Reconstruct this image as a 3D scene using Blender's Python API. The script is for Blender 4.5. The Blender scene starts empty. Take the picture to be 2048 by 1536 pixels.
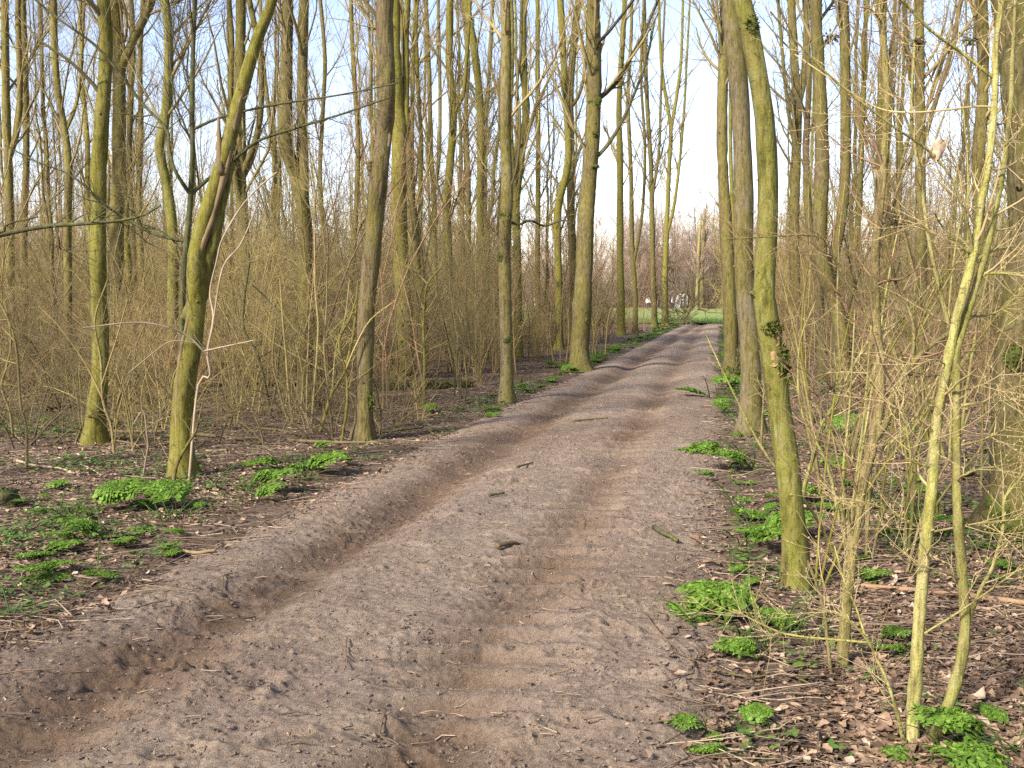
import bpy, math
import numpy as np
from mathutils import Vector

S = bpy.context.scene
COL = S.collection
R_ = math.radians

# ------------------------------------------------------------------ camera, sky, sun, exposure
F = 2048.0                      # focal length in photo pixels (36 mm on a 36 mm wide sensor)
EYE = 1.6
PITCH = math.atan((768 - 597) / F)
cam_d = bpy.data.cameras.new("camera")
cam_d.sensor_width = 36.0
cam_d.lens = 36.0
cam_d.clip_end = 5000
cam = bpy.data.objects.new("camera", cam_d)
COL.objects.link(cam)
cam.location = (0, 0, EYE)
cam.rotation_euler = (math.pi / 2 - PITCH, 0, 0)
S.camera = cam

SUN_EL, SUN_AZ = R_(35), R_(-138)      # azimuth from +Y, clockwise: sun behind the camera to the left
world = bpy.data.worlds.new("World")
S.world = world
world.use_nodes = True
nt = world.node_tree
bg = nt.nodes["Background"]
sky = nt.nodes.new("ShaderNodeTexSky")
sky.sky_type = 'NISHITA'
sky.sun_disc = False
sky.sun_elevation = SUN_EL
sky.sun_rotation = SUN_AZ
sky.air_density = 1.0
sky.dust_density = 0.6
sky.ozone_density = 1.0
tint = nt.nodes.new("ShaderNodeMix"); tint.data_type = 'RGBA'; tint.blend_type = 'MULTIPLY'; tint.inputs[0].default_value = 1.0
tint.inputs[7].default_value = (1.16, 1.0, 1.03, 1)      # thin pale spring haze
nt.links.new(sky.outputs[0], tint.inputs[6])
nt.links.new(tint.outputs[2], bg.inputs[0])
bg.inputs[1].default_value = 0.12
sun_d = bpy.data.lights.new("sun", 'SUN')
sun_d.energy = 4.3
sun_d.angle = R_(8)
sun_d.color = (1.0, 0.955, 0.875)
sun = bpy.data.objects.new("sun", sun_d)
COL.objects.link(sun)
sd = Vector((math.sin(SUN_AZ) * math.cos(SUN_EL), math.cos(SUN_AZ) * math.cos(SUN_EL), math.sin(SUN_EL)))
sun.rotation_euler = sd.to_track_quat('Z', 'Y').to_euler()
sun.location = (-20, -20, 30)
S.view_settings.view_transform = 'Standard'
S.view_settings.look = 'None'
S.view_settings.exposure = 1.42
S.view_settings.gamma = 1.0
S.cycles.max_bounces = 5
S.cycles.diffuse_bounces = 3
S.cycles.use_denoising = False
S.cycles.sample_clamp_direct = 5.0
S.cycles.sample_clamp_indirect = 2.0

# ------------------------------------------------------------------ projection helpers
FW = np.array([0, math.cos(PITCH), -math.sin(PITCH)])
UP = np.array([0, math.sin(PITCH), math.cos(PITCH)])
RT = np.array([1.0, 0, 0])


def ray(px, py):
    return RT * ((px - 1024) / F) + FW + UP * ((768 - py) / F)


def G(px, py):
    d = ray(px, py)
    t = EYE / -d[2]
    return np.array([d[0] * t, d[1] * t, 0.0])


def P(px, py, Y):
    d = ray(px, py)
    t = Y / d[1]
    return np.array([d[0] * t, Y, EYE + d[2] * t])


def to_px(x, y):
    return 1024 + F * x / (y * math.cos(PITCH) + EYE * math.sin(PITCH))


# ------------------------------------------------------------------ noise
def _h(ix, iy, seed):
    n = (ix.astype(np.int64) * 374761393 + iy.astype(np.int64) * 668265263 + seed * 974711) & 0xFFFFFFFF
    n = ((n ^ (n >> 13)) * 1274126177) & 0xFFFFFFFF
    n = n ^ (n >> 16)
    return (n & 0xFFFF) / 65535.0


def vn(x, y, seed=0):
    x = np.asarray(x, float); y = np.asarray(y, float)
    ix = np.floor(x); iy = np.floor(y)
    fx = x - ix; fy = y - iy
    fx = fx * fx * (3 - 2 * fx); fy = fy * fy * (3 - 2 * fy)
    a = _h(ix, iy, seed); b = _h(ix + 1, iy, seed); c = _h(ix, iy + 1, seed); d = _h(ix + 1, iy + 1, seed)
    return (a * (1 - fx) + b * fx) * (1 - fy) + (c * (1 - fx) + d * fx) * fy


def fbm(x, y, seed=0, o=3):
    s = 0; a = 0.5
    for k in range(o):
        s = s + a * (vn(x * 2 ** k + 17.3 * k, y * 2 ** k - 9.1 * k, seed + k) - 0.5) * 2
        a *= 0.5
    return s


def sstep(a, b, x):
    t = np.clip((np.asarray(x, float) - a) / (b - a), 0, 1)
    return t * t * (3 - 2 * t)


# ------------------------------------------------------------------ ground shape
def bend(y):
    return np.where(y > 62, 0.02 * (y - 62) ** 2, 0.0)


def xl(y): return -3.4 + 0.222 * y + bend(y)
def xr(y): return 0.05 + 0.2 * y + 0.0003 * np.clip(y - 30, 0, 99) ** 2 + bend(y)


def hf_raw(x, y):
    return 0.06 * fbm(x * 0.3, y * 0.3, 5, 2) + 0.03 * fbm(x * 1.6, y * 1.6, 9, 3)


def hf(x, y):
    x = np.asarray(x, float); y = np.asarray(y, float)
    a = np.minimum(x - xl(y), xr(y) - x)
    hol = sstep(0.25, 0.75, a) * (y < 84)
    return hf_raw(x, y) * (1 - sstep(-0.5, 0.2, a) * 0.6) - 0.3 * hol


rs = np.random.default_rng(77)
PRINTS = []
for k in range(150):
    yy = 2.8 + 16 * rs.random() ** 1.5
    uu = rs.choice([rs.uniform(0.3, 0.68), rs.uniform(0.05, 0.25), rs.uniform(0.66, 0.92)], p=[.45, .15, .4])
    PRINTS.append((xl(yy) + uu * (xr(yy) - xl(yy)), yy, rs.uniform(-0.7, 0.9), rs.uniform(0.045, 0.075), rs.uniform(0.010, 0.028)))


def rut_x(y):
    return (-2.5 + 0.22 * y + bend(y) + 0.05 * fbm(y * 0.6, y * 0 + 3, 31, 2),
            -1.0 + 0.202 * y + bend(y) + 0.06 * fbm(y * 0.7, y * 0 + 8, 37, 2))


def hp(x, y):
    """height of the dirt track"""
    x = np.asarray(x, float); y = np.asarray(y, float)
    out = np.maximum(xl(y) - x, x - xr(y))
    z = 0.035 - 0.11 * sstep(-0.35, 0.45, out)
    a, b = rut_x(y)
    for c, dep, w, s in ((a, 0.082, 0.23, 3), (b, 0.066, 0.24, 4)):
        d = x - c + 0.05 * fbm(x * 2.2, y * 2.2, 40 + s, 2)
        m = dep * (0.88 + 0.24 * vn(y * 0.8, y * 0 + s, 50 + s)) * (1 + 0.15 * sstep(12, 30, y))
        trough = np.exp(-(np.abs(d) / w) ** 2.2)
        z = z - m * trough
        z = z + 0.004 * np.exp(-((np.abs(d) - 0.40) / 0.13) ** 2) * (0.5 + vn(y * 1.3, x * 1.3, 60 + s))
        # tyre lug ridges in the trough floor
        ph = y + 0.35 * np.abs(d) + 0.14 * fbm(y * 1.1, x * 1.1, 70 + s, 2)
        lug = np.abs(((ph / 0.27) % 1) - 0.5) * 2
        z = z + (0.040 if s == 3 else 0.070) * np.exp(-(np.abs(d) / (w * 1.15)) ** 4) * (sstep(0.2, 0.75, lug) - 0.5) * sstep(0.15, 0.6, vn(y * 0.9, x * 0.9, 80 + s)) * (1 - 0.85 * sstep(12, 28, y))
    mask = sstep(0.3, -0.05, out)
    ch = fbm(x * 3.1 + 0.8 * vn(x * 2, y * 2, 120), y * 6.5, 121, 2)
    z = z + mask * 0.020 * (0.4 - np.abs(ch)) * sstep(0.3, 0.7, vn(x * 0.9, y * 0.9, 122)) * (1 - 0.7 * sstep(12, 25, y))
    z = z + mask * ((0.014 - 0.010 * sstep(8, 20, y)) * fbm(x * 1.5, y * 1.5, 90, 2) + (0.013 - 0.008 * sstep(12, 30, y)) * fbm(x * 5, y * 5, 91, 2))
    wob = 0.06 * fbm(x * 9, y * 9, 101, 2)
    cl = fbm((x + wob) * 15, (y - wob) * 15, 92, 2)
    f55 = 1 - 0.75 * sstep(3, 8, y); f27 = 1 - 0.9 * sstep(8, 16, y); f15 = 1 - 0.9 * sstep(13, 26, y)
    z = z + mask * f15 * 0.022 * (0.35 - np.abs(cl)) * (0.3 + 1.2 * vn(x * 2, y * 2, 95))
    z = z + mask * f27 * 0.020 * sstep(0.12, 0.6, fbm(x * 27, y * 27, 93, 2)) * sstep(0.25, 0.65, vn(x * 1.7, y * 1.7, 97))
    z = z + mask * f55 * 0.009 * fbm(x * 55, y * 55, 98, 2)
    return z


def add_prints(x, y, z):
    for (cx, cy, an, r, dep) in PRINTS:
        sel = np.nonzero((np.abs(x - cx) < 0.3) & (np.abs(y - cy) < 0.3))
        if sel[0].size == 0:
            continue
        dx = x[sel] - cx; dy = y[sel] - cy
        u = dx * math.cos(an) + dy * math.sin(an); v = -dx * math.sin(an) + dy * math.cos(an)
        q = np.sqrt((u / (r * 1.6)) ** 2 + (v / (r * 0.9)) ** 2)
        z[sel] += -dep * np.exp(-q ** 4) + dep * 0.5 * np.exp(-((q - 1.35) / 0.28) ** 2)
    return z


def zs(x, y):
    return np.maximum(hf(x, y), hp(x, y))


# ------------------------------------------------------------------ mesh helpers
def nrm(v):
    return v / np.maximum(np.linalg.norm(v, axis=-1, keepdims=True), 1e-9)


def mesh_from(name, V, Q=None, T=None, mat=None, smooth=True, vattr=None, fcol=None):
    me = bpy.data.meshes.new(name)
    V = np.asarray(V, np.float32)
    me.vertices.add(len(V))
    me.vertices.foreach_set("co", V.ravel())
    loops = []; starts = []; tot = 0
    if Q is not None and len(Q):
        Q = np.asarray(Q, np.int32); loops.append(Q.ravel()); starts.append(np.arange(len(Q), dtype=np.int32) * 4 + tot); tot += Q.size
    if T is not None and len(T):
        T = np.asarray(T, np.int32); loops.append(T.ravel()); starts.append(np.arange(len(T), dtype=np.int32) * 3 + tot); tot += T.size
    L = np.concatenate(loops); st = np.concatenate(starts)
    me.loops.add(len(L)); me.loops.foreach_set("vertex_index", L)
    me.polygons.add(len(st)); me.polygons.foreach_set("loop_start", st)
    me.update(calc_edges=True)
    me.polygons.foreach_set("use_smooth", np.full(len(st), smooth))
    if vattr:
        for k, arr in vattr.items():
            a = me.attributes.new(k, 'FLOAT', 'POINT'); a.data.foreach_set("value", np.asarray(arr, np.float32))
    if fcol is not None:
        a = me.attributes.new("tone", 'FLOAT', 'FACE'); a.data.foreach_set("value", np.asarray(fcol, np.float32))
    if mat is not None:
        me.materials.append(mat)
    me.update()
    return me


class MB:
    def __init__(s):
        s.V = []; s.Q = []; s.T = []; s.A = []; s.n = 0

    def raw(s, V, Q=None, T=None, tone=0.5):
        V = np.asarray(V, float)
        s.V.append(V)
        if Q is not None and len(Q): s.Q.append(np.asarray(Q) + s.n); s.A.append((0, np.full(len(Q), tone) if np.isscalar(tone) else tone))
        if T is not None and len(T): s.T.append(np.asarray(T) + s.n); s.A.append((1, np.full(len(T), tone) if np.isscalar(tone) else tone))
        s.n += len(V)

    def tubes(s, Pn, Rn, sides=5, bump=0.0, rng=None, cap=False, tone=None, mul=None):
        Pn = np.asarray(Pn, float); Rn = np.asarray(Rn, float)
        if Pn.ndim == 2: Pn = Pn[None]; Rn = Rn[None]
        if cap:
            Pn = np.concatenate([Pn[:, :1], Pn, Pn[:, -1:]], 1)
            z = np.full((len(Rn), 1), 1e-4)
            Rn = np.concatenate([z, Rn, z], 1)
        M, N, _ = Pn.shape
        if M == 0: return
        tg = np.empty_like(Pn)
        tg[:, 1:-1] = Pn[:, 2:] - Pn[:, :-2]; tg[:, 0] = Pn[:, 1] - Pn[:, 0]; tg[:, -1] = Pn[:, -1] - Pn[:, -2]
        if cap:
            tg[:, 0] = tg[:, 2]; tg[:, 1] = tg[:, 2]; tg[:, -1] = tg[:, -3]; tg[:, -2] = tg[:, -3]
        tg = nrm(tg)
        ov = nrm(Pn[:, -1] - Pn[:, 0])
        ref = np.where(np.abs(ov[:, 2:3]) > 0.7, np.array([[1.0, 0, 0]]), np.array([[0, 0, 1.0]]))[:, None, :]
        a = nrm(np.cross(tg, ref)); b = np.cross(tg, a)
        th = np.arange(sides) * 2 * math.pi / sides
        rr = np.repeat(Rn[:, :, None], sides, 2)
        if mul is not None: rr = rr * mul[None]
        if bump:
            rr = rr * (1 + bump * rng.standard_normal(rr.shape))
        V = Pn[:, :, None, :] + rr[..., None] * (a[:, :, None, :] * np.cos(th)[None, None, :, None] + b[:, :, None, :] * np.sin(th)[None, None, :, None])
        k = np.arange(sides); k2 = (k + 1) % sides
        i = np.arange(N - 1)[:, None] * sides
        q = np.stack([i + k, i + k2, i + sides + k2, i + sides + k], -1).reshape(-1, 4)
        Q = (q[None] + (np.arange(M) * N * sides)[:, None, None]).reshape(-1, 4)
        t = 0.5 if tone is None else np.repeat(np.asarray(tone, float), (N - 1) * sides)
        s.raw(V.reshape(-1, 3), Q, tone=t)

    def mesh(s, name, mat, origin=(0, 0, 0), smooth=True, tone=False):
        V = np.concatenate(s.V) - np.asarray(origin, float)
        Q = np.concatenate(s.Q) if s.Q else None
        T = np.concatenate(s.T) if s.T else None
        fc = None
        if tone:
            fc = np.concatenate([a for k, a in s.A if k == 0] + [a for k, a in s.A if k == 1])
        return mesh_from(name, V, Q, T, mat, smooth, fcol=fc)

    def obj(s, name, mat, parent=None, origin=(0, 0, 0), smooth=True, tone=False):
        """one mesh object; ORIGIN is the world origin of the parent (or of the object itself when it has none)"""
        o = bpy.data.objects.new(name, s.mesh(name, mat, origin, smooth, tone))
        COL.objects.link(o)
        if parent is not None: o.parent = parent
        else: o.location = origin
        return o


def tag(o, label=None, cat=None, group=None, kind=None):
    if label: o["label"] = label
    if cat: o["category"] = cat
    if group: o["group"] = group
    if kind: o["kind"] = kind
    return o


def empty(name, loc):
    o = bpy.data.objects.new(name, None)
    o.location = [float(v) for v in loc]
    o.empty_display_size = 0.2
    COL.objects.link(o)
    return o


def kids(o): return [c for c in bpy.data.objects if c.parent == o]


def dup(root, loc, rotz=0, scale=1.0, children=None):
    r = root.copy(); COL.objects.link(r)
    r.location = [float(v) for v in loc]; r.rotation_euler = (0, 0, float(rotz))
    r.scale = (scale, scale, scale) if np.isscalar(scale) else [float(v) for v in scale]
    for ch in (children or []):
        c = ch.copy(); COL.objects.link(c); c.parent = r
    return r


def catmull(pts, n):
    p = np.asarray(pts, float)
    if len(p) == 2:
        t = np.linspace(0, 1, n)[:, None]
        return p[0] * (1 - t) + p[1] * t
    d = np.concatenate([[0], np.cumsum(np.linalg.norm(np.diff(p, axis=0), axis=1))])
    pp = np.vstack([2 * p[0] - p[1], p, 2 * p[-1] - p[-2]])
    s = np.linspace(0, d[-1], n)
    k = np.clip(np.searchsorted(d, s, side='right') - 1, 0, len(p) - 2)
    t = ((s - d[k]) / np.maximum(d[k + 1] - d[k], 1e-9))[:, None]
    a, b, c, e = pp[k], pp[k + 1], pp[k + 2], pp[k + 3]
    return 0.5 * (2 * b + (c - a) * t + (2 * a - 5 * b + 4 * c - e) * t ** 2 + (3 * b - a - 3 * c + e) * t ** 3)


def spawn(rng, Pn, Rn, n, t0, t1, ang, length, npts, ratio, up=0.1, wander=0.12, rmin=0.0016, taper=0.75, lt=0.5):
    """n side shoots growing from the polylines Pn (M,N,3)"""
    M, N, _ = Pn.shape
    w = np.linalg.norm(np.diff(Pn, axis=1), axis=2).sum(1); w = w / w.sum()
    ix = rng.choice(M, n, p=w)
    t = t0 + (t1 - t0) * rng.random(n)
    f = np.minimum(t * (N - 1), N - 1.001); i = f.astype(int); u = (f - i)[:, None]
    a = Pn[ix, i]; b = Pn[ix, i + 1]
    pos = a * (1 - u) + b * u
    rad = Rn[ix, i] * (1 - u[:, 0]) + Rn[ix, i + 1] * u[:, 0]
    tg = nrm(b - a)
    pr = rng.standard_normal((n, 3)); pr = nrm(pr - tg * (pr * tg).sum(1, keepdims=True))
    an = np.radians(rng.uniform(ang[0], ang[1], n))[:, None]
    d = tg * np.cos(an) + pr * np.sin(an)
    L = rng.uniform(length[0], length[1], n) * (1 - lt * t)
    out = np.empty((n, npts, 3)); out[:, 0] = pos
    for k in range(1, npts):
        d = nrm(d + np.array([0, 0, up]) + wander * rng.standard_normal((n, 3)))
        out[:, k] = out[:, k - 1] + d * (L / (npts - 1))[:, None]
    r0 = np.maximum(rad * ratio * rng.uniform(0.6, 1.0, n), rmin)
    r = r0[:, None] * (1 - taper * np.linspace(0, 1, npts))[None]
    return out, np.maximum(r, rmin * 0.6)


# ------------------------------------------------------------------ materials
def newmat(name, rough=0.85):
    m = bpy.data.materials.new(name); m.use_nodes = True
    t = m.node_tree; b = t.nodes["Principled BSDF"]
    b.inputs["Roughness"].default_value = rough
    b.inputs["Specular IOR Level"].default_value = 0.25
    return m, t, b


def N(t, typ, **kw):
    n = t.nodes.new(typ)
    for k, v in kw.items():
        if k.startswith("i_"):
            key = k[2:]
            key = int(key) if key.isdigit() else key.replace("_", " ")
            n.inputs[key].default_value = v
        else: setattr(n, k, v)
    return n


def ramp(t, stops):
    r = t.nodes.new("ShaderNodeValToRGB")
    e = r.color_ramp.elements
    while len(e) < len(stops): e.new(0.5)
    for q, (p, c) in zip(e, stops):
        q.position = p; q.color = (*c, 1) if len(c) == 3 else c
    return r


def mixc(t, fac, a, b, typ='MIX'):
    m = t.nodes.new("ShaderNodeMix"); m.data_type = 'RGBA'; m.blend_type = typ
    for s, v in ((0, fac), (6, a), (7, b)):
        if hasattr(v, "is_output"): t.links.new(v, m.inputs[s])
        else: m.inputs[s].default_value = v if s == 0 else (*v, 1)
    return m.outputs[2]


def coords(t, scale=(1, 1, 1), rnd=True):
    tc = t.nodes.new("ShaderNodeTexCoord"); mp = t.nodes.new("ShaderNodeMapping")
    mp.inputs["Scale"].default_value = scale
    t.links.new(tc.outputs["Object"], mp.inputs["Vector"])
    if rnd:
        oi = t.nodes.new("ShaderNodeObjectInfo")
        ml = N(t, "ShaderNodeMath", operation='MULTIPLY'); ml.inputs[1].default_value = 61.0
        t.links.new(oi.outputs["Random"], ml.inputs[0])
        t.links.new(ml.outputs[0], mp.inputs["Location"])
    return mp.outputs[0]


def noise(t, vec, scale, detail=4, rough=0.55, dist=0.0):
    n = t.nodes.new("ShaderNodeTexNoise")
    n.inputs["Scale"].default_value = scale; n.inputs["Detail"].default_value = detail
    n.inputs["Roughness"].default_value = rough; n.inputs["Distortion"].default_value = dist
    t.links.new(vec, n.inputs["Vector"])
    return n.outputs["Fac"]


def bumpn(t, b, h, strength=0.6, dist=0.01, prev=None):
    n = t.nodes.new("ShaderNodeBump")
    n.inputs["Strength"].default_value = strength; n.inputs["Distance"].default_value = dist
    t.links.new(h, n.inputs["Height"])
    if prev is not None: t.links.new(prev, n.inputs["Normal"])
    t.links.new(n.outputs[0], b.inputs["Normal"])
    return n.outputs[0]


def bark(name, green, brown, light, gpos=0.5, ridged=False, dark=0.45):
    m, t, b = newmat(name, 0.9)
    v0 = coords(t)
    vs = coords(t, (1, 1, 0.16 if ridged else 0.35))
    vh = coords(t, (1, 1, 3.2))
    patch = noise(t, coords(t, (1, 1, 0.35)), 3.2, 4, 0.6, 0.4)
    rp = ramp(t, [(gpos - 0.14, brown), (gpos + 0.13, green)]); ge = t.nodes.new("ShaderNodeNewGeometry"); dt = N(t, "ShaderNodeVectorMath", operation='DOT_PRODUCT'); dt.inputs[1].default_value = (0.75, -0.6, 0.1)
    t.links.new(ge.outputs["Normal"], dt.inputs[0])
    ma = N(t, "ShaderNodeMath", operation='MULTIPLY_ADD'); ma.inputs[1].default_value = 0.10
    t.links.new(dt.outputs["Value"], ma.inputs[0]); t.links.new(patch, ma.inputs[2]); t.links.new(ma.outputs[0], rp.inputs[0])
    streak = noise(t, vs, 38 if ridged else 24, 6, 0.7)
    rl = ramp(t, [(0.5, (0, 0, 0)), (0.72, (1, 1, 1))]); t.links.new(streak, rl.inputs[0])
    c = mixc(t, rl.outputs[0], rp.outputs[0], light)
    rd = ramp(t, [(0.30, (dark, dark, dark)), (0.5, (1, 1, 1))]); t.links.new(streak, rd.inputs[0])
    c = mixc(t, 1.0, c, rd.outputs[0], 'MULTIPLY')
    lent = noise(t, vh, 17, 3, 0.7)
    rk = ramp(t, [(0.31, (0.42, 0.40, 0.36)), (0.40, (1, 1, 1))]); t.links.new(lent, rk.inputs[0])
    c = mixc(t, 0.85, c, rk.outputs[0], 'MULTIPLY')
    lic = noise(t, v0, 8.5, 5, 0.7, 0.5)
    rli = ramp(t, [(0.60, (0, 0, 0)), (0.68, (0.55, 0.55, 0.55))]); t.links.new(lic, rli.inputs[0])
    c = mixc(t, rli.outputs[0], c, tuple(0.5 * (v + w) for v, w in zip(light, (0.20, 0.20, 0.13))))
    fis = noise(t, coords(t, (1, 1, 0.09)), 30, 4, 0.65, 0.2)
    rfi = ramp(t, [(0.36, (0.45, 0.43, 0.40)), (0.46, (1, 1, 1))]); t.links.new(fis, rfi.inputs[0])
    c = mixc(t, 0.8, c, rfi.outputs[0], 'MULTIPLY')
    fine = noise(t, v0, 160, 3, 0.7)
    rf = ramp(t, [(0.35, (0.68, 0.68, 0.68)), (0.65, (1.18, 1.18, 1.18))]); t.links.new(fine, rf.inputs[0])
    c = mixc(t, 1.0, c, rf.outputs[0], 'MULTIPLY')
    oi = t.nodes.new("ShaderNodeObjectInfo")
    ro = ramp(t, [(0.0, (0.8, 0.78, 0.74)), (1.0, (1.18, 1.16, 1.1))]); t.links.new(oi.outputs["Random"], ro.inputs[0])
    c = mixc(t, 1.0, c, ro.outputs[0], 'MULTIPLY')
    t.links.new(c, b.inputs["Base Color"])
    p = bumpn(t, b, streak, 1.0 if ridged else 0.75, 0.025 if ridged else 0.012)
    p = bumpn(t, b, fis, 0.8, 0.012, p)
    bumpn(t, b, fine, 0.35, 0.003, p)
    return m


def twigmat(name, c0, c1, rough=0.8):
    m, t, b = newmat(name, rough)
    n = noise(t, coords(t), 6, 3)
    r = ramp(t, [(0.35, c0), (0.65, c1)]); t.links.new(n, r.inputs[0])
    oi = t.nodes.new("ShaderNodeObjectInfo")
    ro = ramp(t, [(0.0, (0.62, 0.62, 0.62)), (0.5, (1.0, 0.93, 0.85)), (1.0, (1.35, 1.27, 1.15))]); t.links.new(oi.outputs["Random"], ro.inputs[0])
    t.links.new(mixc(t, 1.0, r.outputs[0], ro.outputs[0], 'MULTIPLY'), b.inputs["Base Color"])
    return m


def tonemat(name, stops, rough=0.8, trans=0.0):
    """colour per face from the 'tone' attribute (each leaf its own colour)"""
    m, t, b = newmat(name, rough)
    at = N(t, "ShaderNodeAttribute", attribute_name="tone")
    r = ramp(t, stops); t.links.new(at.outputs["Fac"], r.inputs[0])
    n = noise(t, coords(t, rnd=False), 55, 3)
    rn = ramp(t, [(0.3, (0.7, 0.7, 0.7)), (0.7, (1.15, 1.15, 1.15))]); t.links.new(n, rn.inputs[0])
    c = mixc(t, 1.0, r.outputs[0], rn.outputs[0], 'MULTIPLY')
    t.links.new(c, b.inputs["Base Color"])
    if trans:
        tr = t.nodes.new("ShaderNodeBsdfTranslucent"); t.links.new(c, tr.inputs[0])
        mx = t.nodes.new("ShaderNodeMixShader"); mx.inputs[0].default_value = trans
        t.links.new(b.outputs[0], mx.inputs[1]); t.links.new(tr.outputs[0], mx.inputs[2])
        t.links.new(mx.outputs[0], t.nodes["Material Output"].inputs[0])
    return m


def flat(name, c, rough=0.7):
    m, t, b = newmat(name, rough)
    n = noise(t, coords(t), 14, 4)
    r = ramp(t, [(0.3, tuple(v * 0.78 for v in c)), (0.7, tuple(min(1, v * 1.15) for v in c))]); t.links.new(n, r.inputs[0])
    t.links.new(r.outputs[0], b.inputs["Base Color"])
    return m


GREEN = (0.152, 0.138, 0.018); OLIVE = (0.136, 0.116, 0.026); BROWN = (0.112, 0.082, 0.042); GREY = (0.150, 0.120, 0.066)
M = {}
M['mossy'] = bark("mossy bark", GREEN, OLIVE, (0.185, 0.165, 0.06), 0.45)
M['olive'] = bark("olive bark", OLIVE, BROWN, (0.17, 0.145, 0.07), 0.45)
M['brown'] = bark("ridged brown bark", OLIVE, BROWN, (0.165, 0.128, 0.078), 0.54, True, 0.35)
M['grey'] = bark("smooth grey bark", OLIVE, GREY, (0.20, 0.165, 0.11), 0.48)
M['bright'] = bark("bright green bark", (0.145, 0.140, 0.022), (0.128, 0.108, 0.030), (0.20, 0.18, 0.07), 0.48)
M['deep'] = bark('deep green bark', (0.092, 0.085, 0.012), (0.080, 0.062, 0.028), (0.13, 0.108, 0.05), 0.5)
M['dark'] = bark("dark green bark", (0.075, 0.078, 0.022), (0.060, 0.052, 0.030), (0.11, 0.10, 0.05), 0.5)
M['pale'] = bark("pale yellow green bark", (0.235, 0.222, 0.052), (0.25, 0.22, 0.08), (0.33, 0.295, 0.135), 0.5, False, 0.55)
M['stem'] = bark("ribbed stem bark", (0.20, 0.172, 0.05), (0.19, 0.14, 0.065), (0.27, 0.215, 0.11), 0.5, True, 0.5)
M['twig_olive'] = twigmat("olive twigs", (0.235, 0.198, 0.075), (0.185, 0.145, 0.065))
M['twig_brown'] = twigmat("brown twigs", (0.215, 0.17, 0.072), (0.17, 0.138, 0.044))
M['twig_far_haze'] = twigmat("pinkish haze-paled far twigs", (0.29, 0.215, 0.17), (0.25, 0.19, 0.14))  # colour lightened to stand in for distance haze
M['twig_dark'] = twigmat("dark twigs", (0.05, 0.042, 0.028), (0.065, 0.06, 0.025))
M['twig_pale'] = twigmat("pale twigs", (0.31, 0.25, 0.135), (0.23, 0.18, 0.08))
M['twig_red'] = twigmat("reddish twigs", (0.20, 0.12, 0.07), (0.22, 0.155, 0.085))
M['twig_dusk'] = twigmat('dull brown twigs', (0.125, 0.095, 0.05), (0.10, 0.082, 0.036))
M['dead'] = twigmat("bleached dead wood", (0.27, 0.22, 0.15), (0.19, 0.15, 0.10))
M['wood'] = twigmat("fresh torn wood", (0.33, 0.23, 0.12), (0.22, 0.15, 0.075))
M['peel'] = twigmat('peeled brown wood', (0.145, 0.103, 0.055), (0.100, 0.078, 0.038))
M['moss'] = tonemat("moss", [(0, (0.035, 0.045, 0.006)), (1, (0.10, 0.105, 0.016))], 1.0)
M['leaf'] = tonemat("dry leaves", [(0.0, (0.06, 0.036, 0.021)), (0.35, (0.15, 0.093, 0.056)), (0.7, (0.29, 0.19, 0.115)), (0.92, (0.43, 0.32, 0.22)), (1, (0.6, 0.51, 0.43))], 0.75)
M['straw'] = tonemat("fallen twigs", [(0.0, (0.065, 0.042, 0.028)), (0.6, (0.155, 0.105, 0.066)), (1, (0.36, 0.27, 0.175))], 0.8)
M['herb'] = tonemat("herb leaves", [(0.0, (0.06, 0.12, 0.014)), (0.5, (0.115, 0.205, 0.021)), (1, (0.195, 0.31, 0.038))], 0.6, 0.35)
M['cover'] = tonemat("ground cover leaves", [(0.0, (0.04, 0.08, 0.014)), (1, (0.12, 0.19, 0.032))], 0.6, 0.2)
M['grass'] = tonemat("grass blades", [(0.0, (0.06, 0.12, 0.02)), (1, (0.15, 0.24, 0.05))], 0.7, 0.3)

# ------------------------------------------------------------------ ground materials
m, t, b = newmat("forest floor", 0.95)
vv = coords(t, rnd=False)
n1 = noise(t, vv, 1.3, 5, 0.6); n2 = noise(t, vv, 26, 5, 0.75); n3 = noise(t, vv, 7, 5, 0.7, 0.6)
r1 = ramp(t, [(0.32, (0.065, 0.043, 0.027)), (0.52, (0.142, 0.096, 0.060)), (0.72, (0.22, 0.155, 0.10))]); t.links.new(n2, r1.inputs[0])
r2 = ramp(t, [(0.35, (0.62, 0.62, 0.62)), (0.65, (1.15, 1.12, 1.1))]); t.links.new(n3, r2.inputs[0])
c = mixc(t, 1.0, r1.outputs[0], r2.outputs[0], 'MULTIPLY')
gmask = ramp(t, [(0.60, (0, 0, 0)), (0.72, (0.45, 0.45, 0.45))]); t.links.new(n1, gmask.inputs[0])
c = mixc(t, gmask.outputs[0], c, (0.065, 0.075, 0.025))
t.links.new(c, b.inputs["Base Color"])
bumpn(t, b, n2, 1.0, 0.035)
M['floor'] = m

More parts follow.
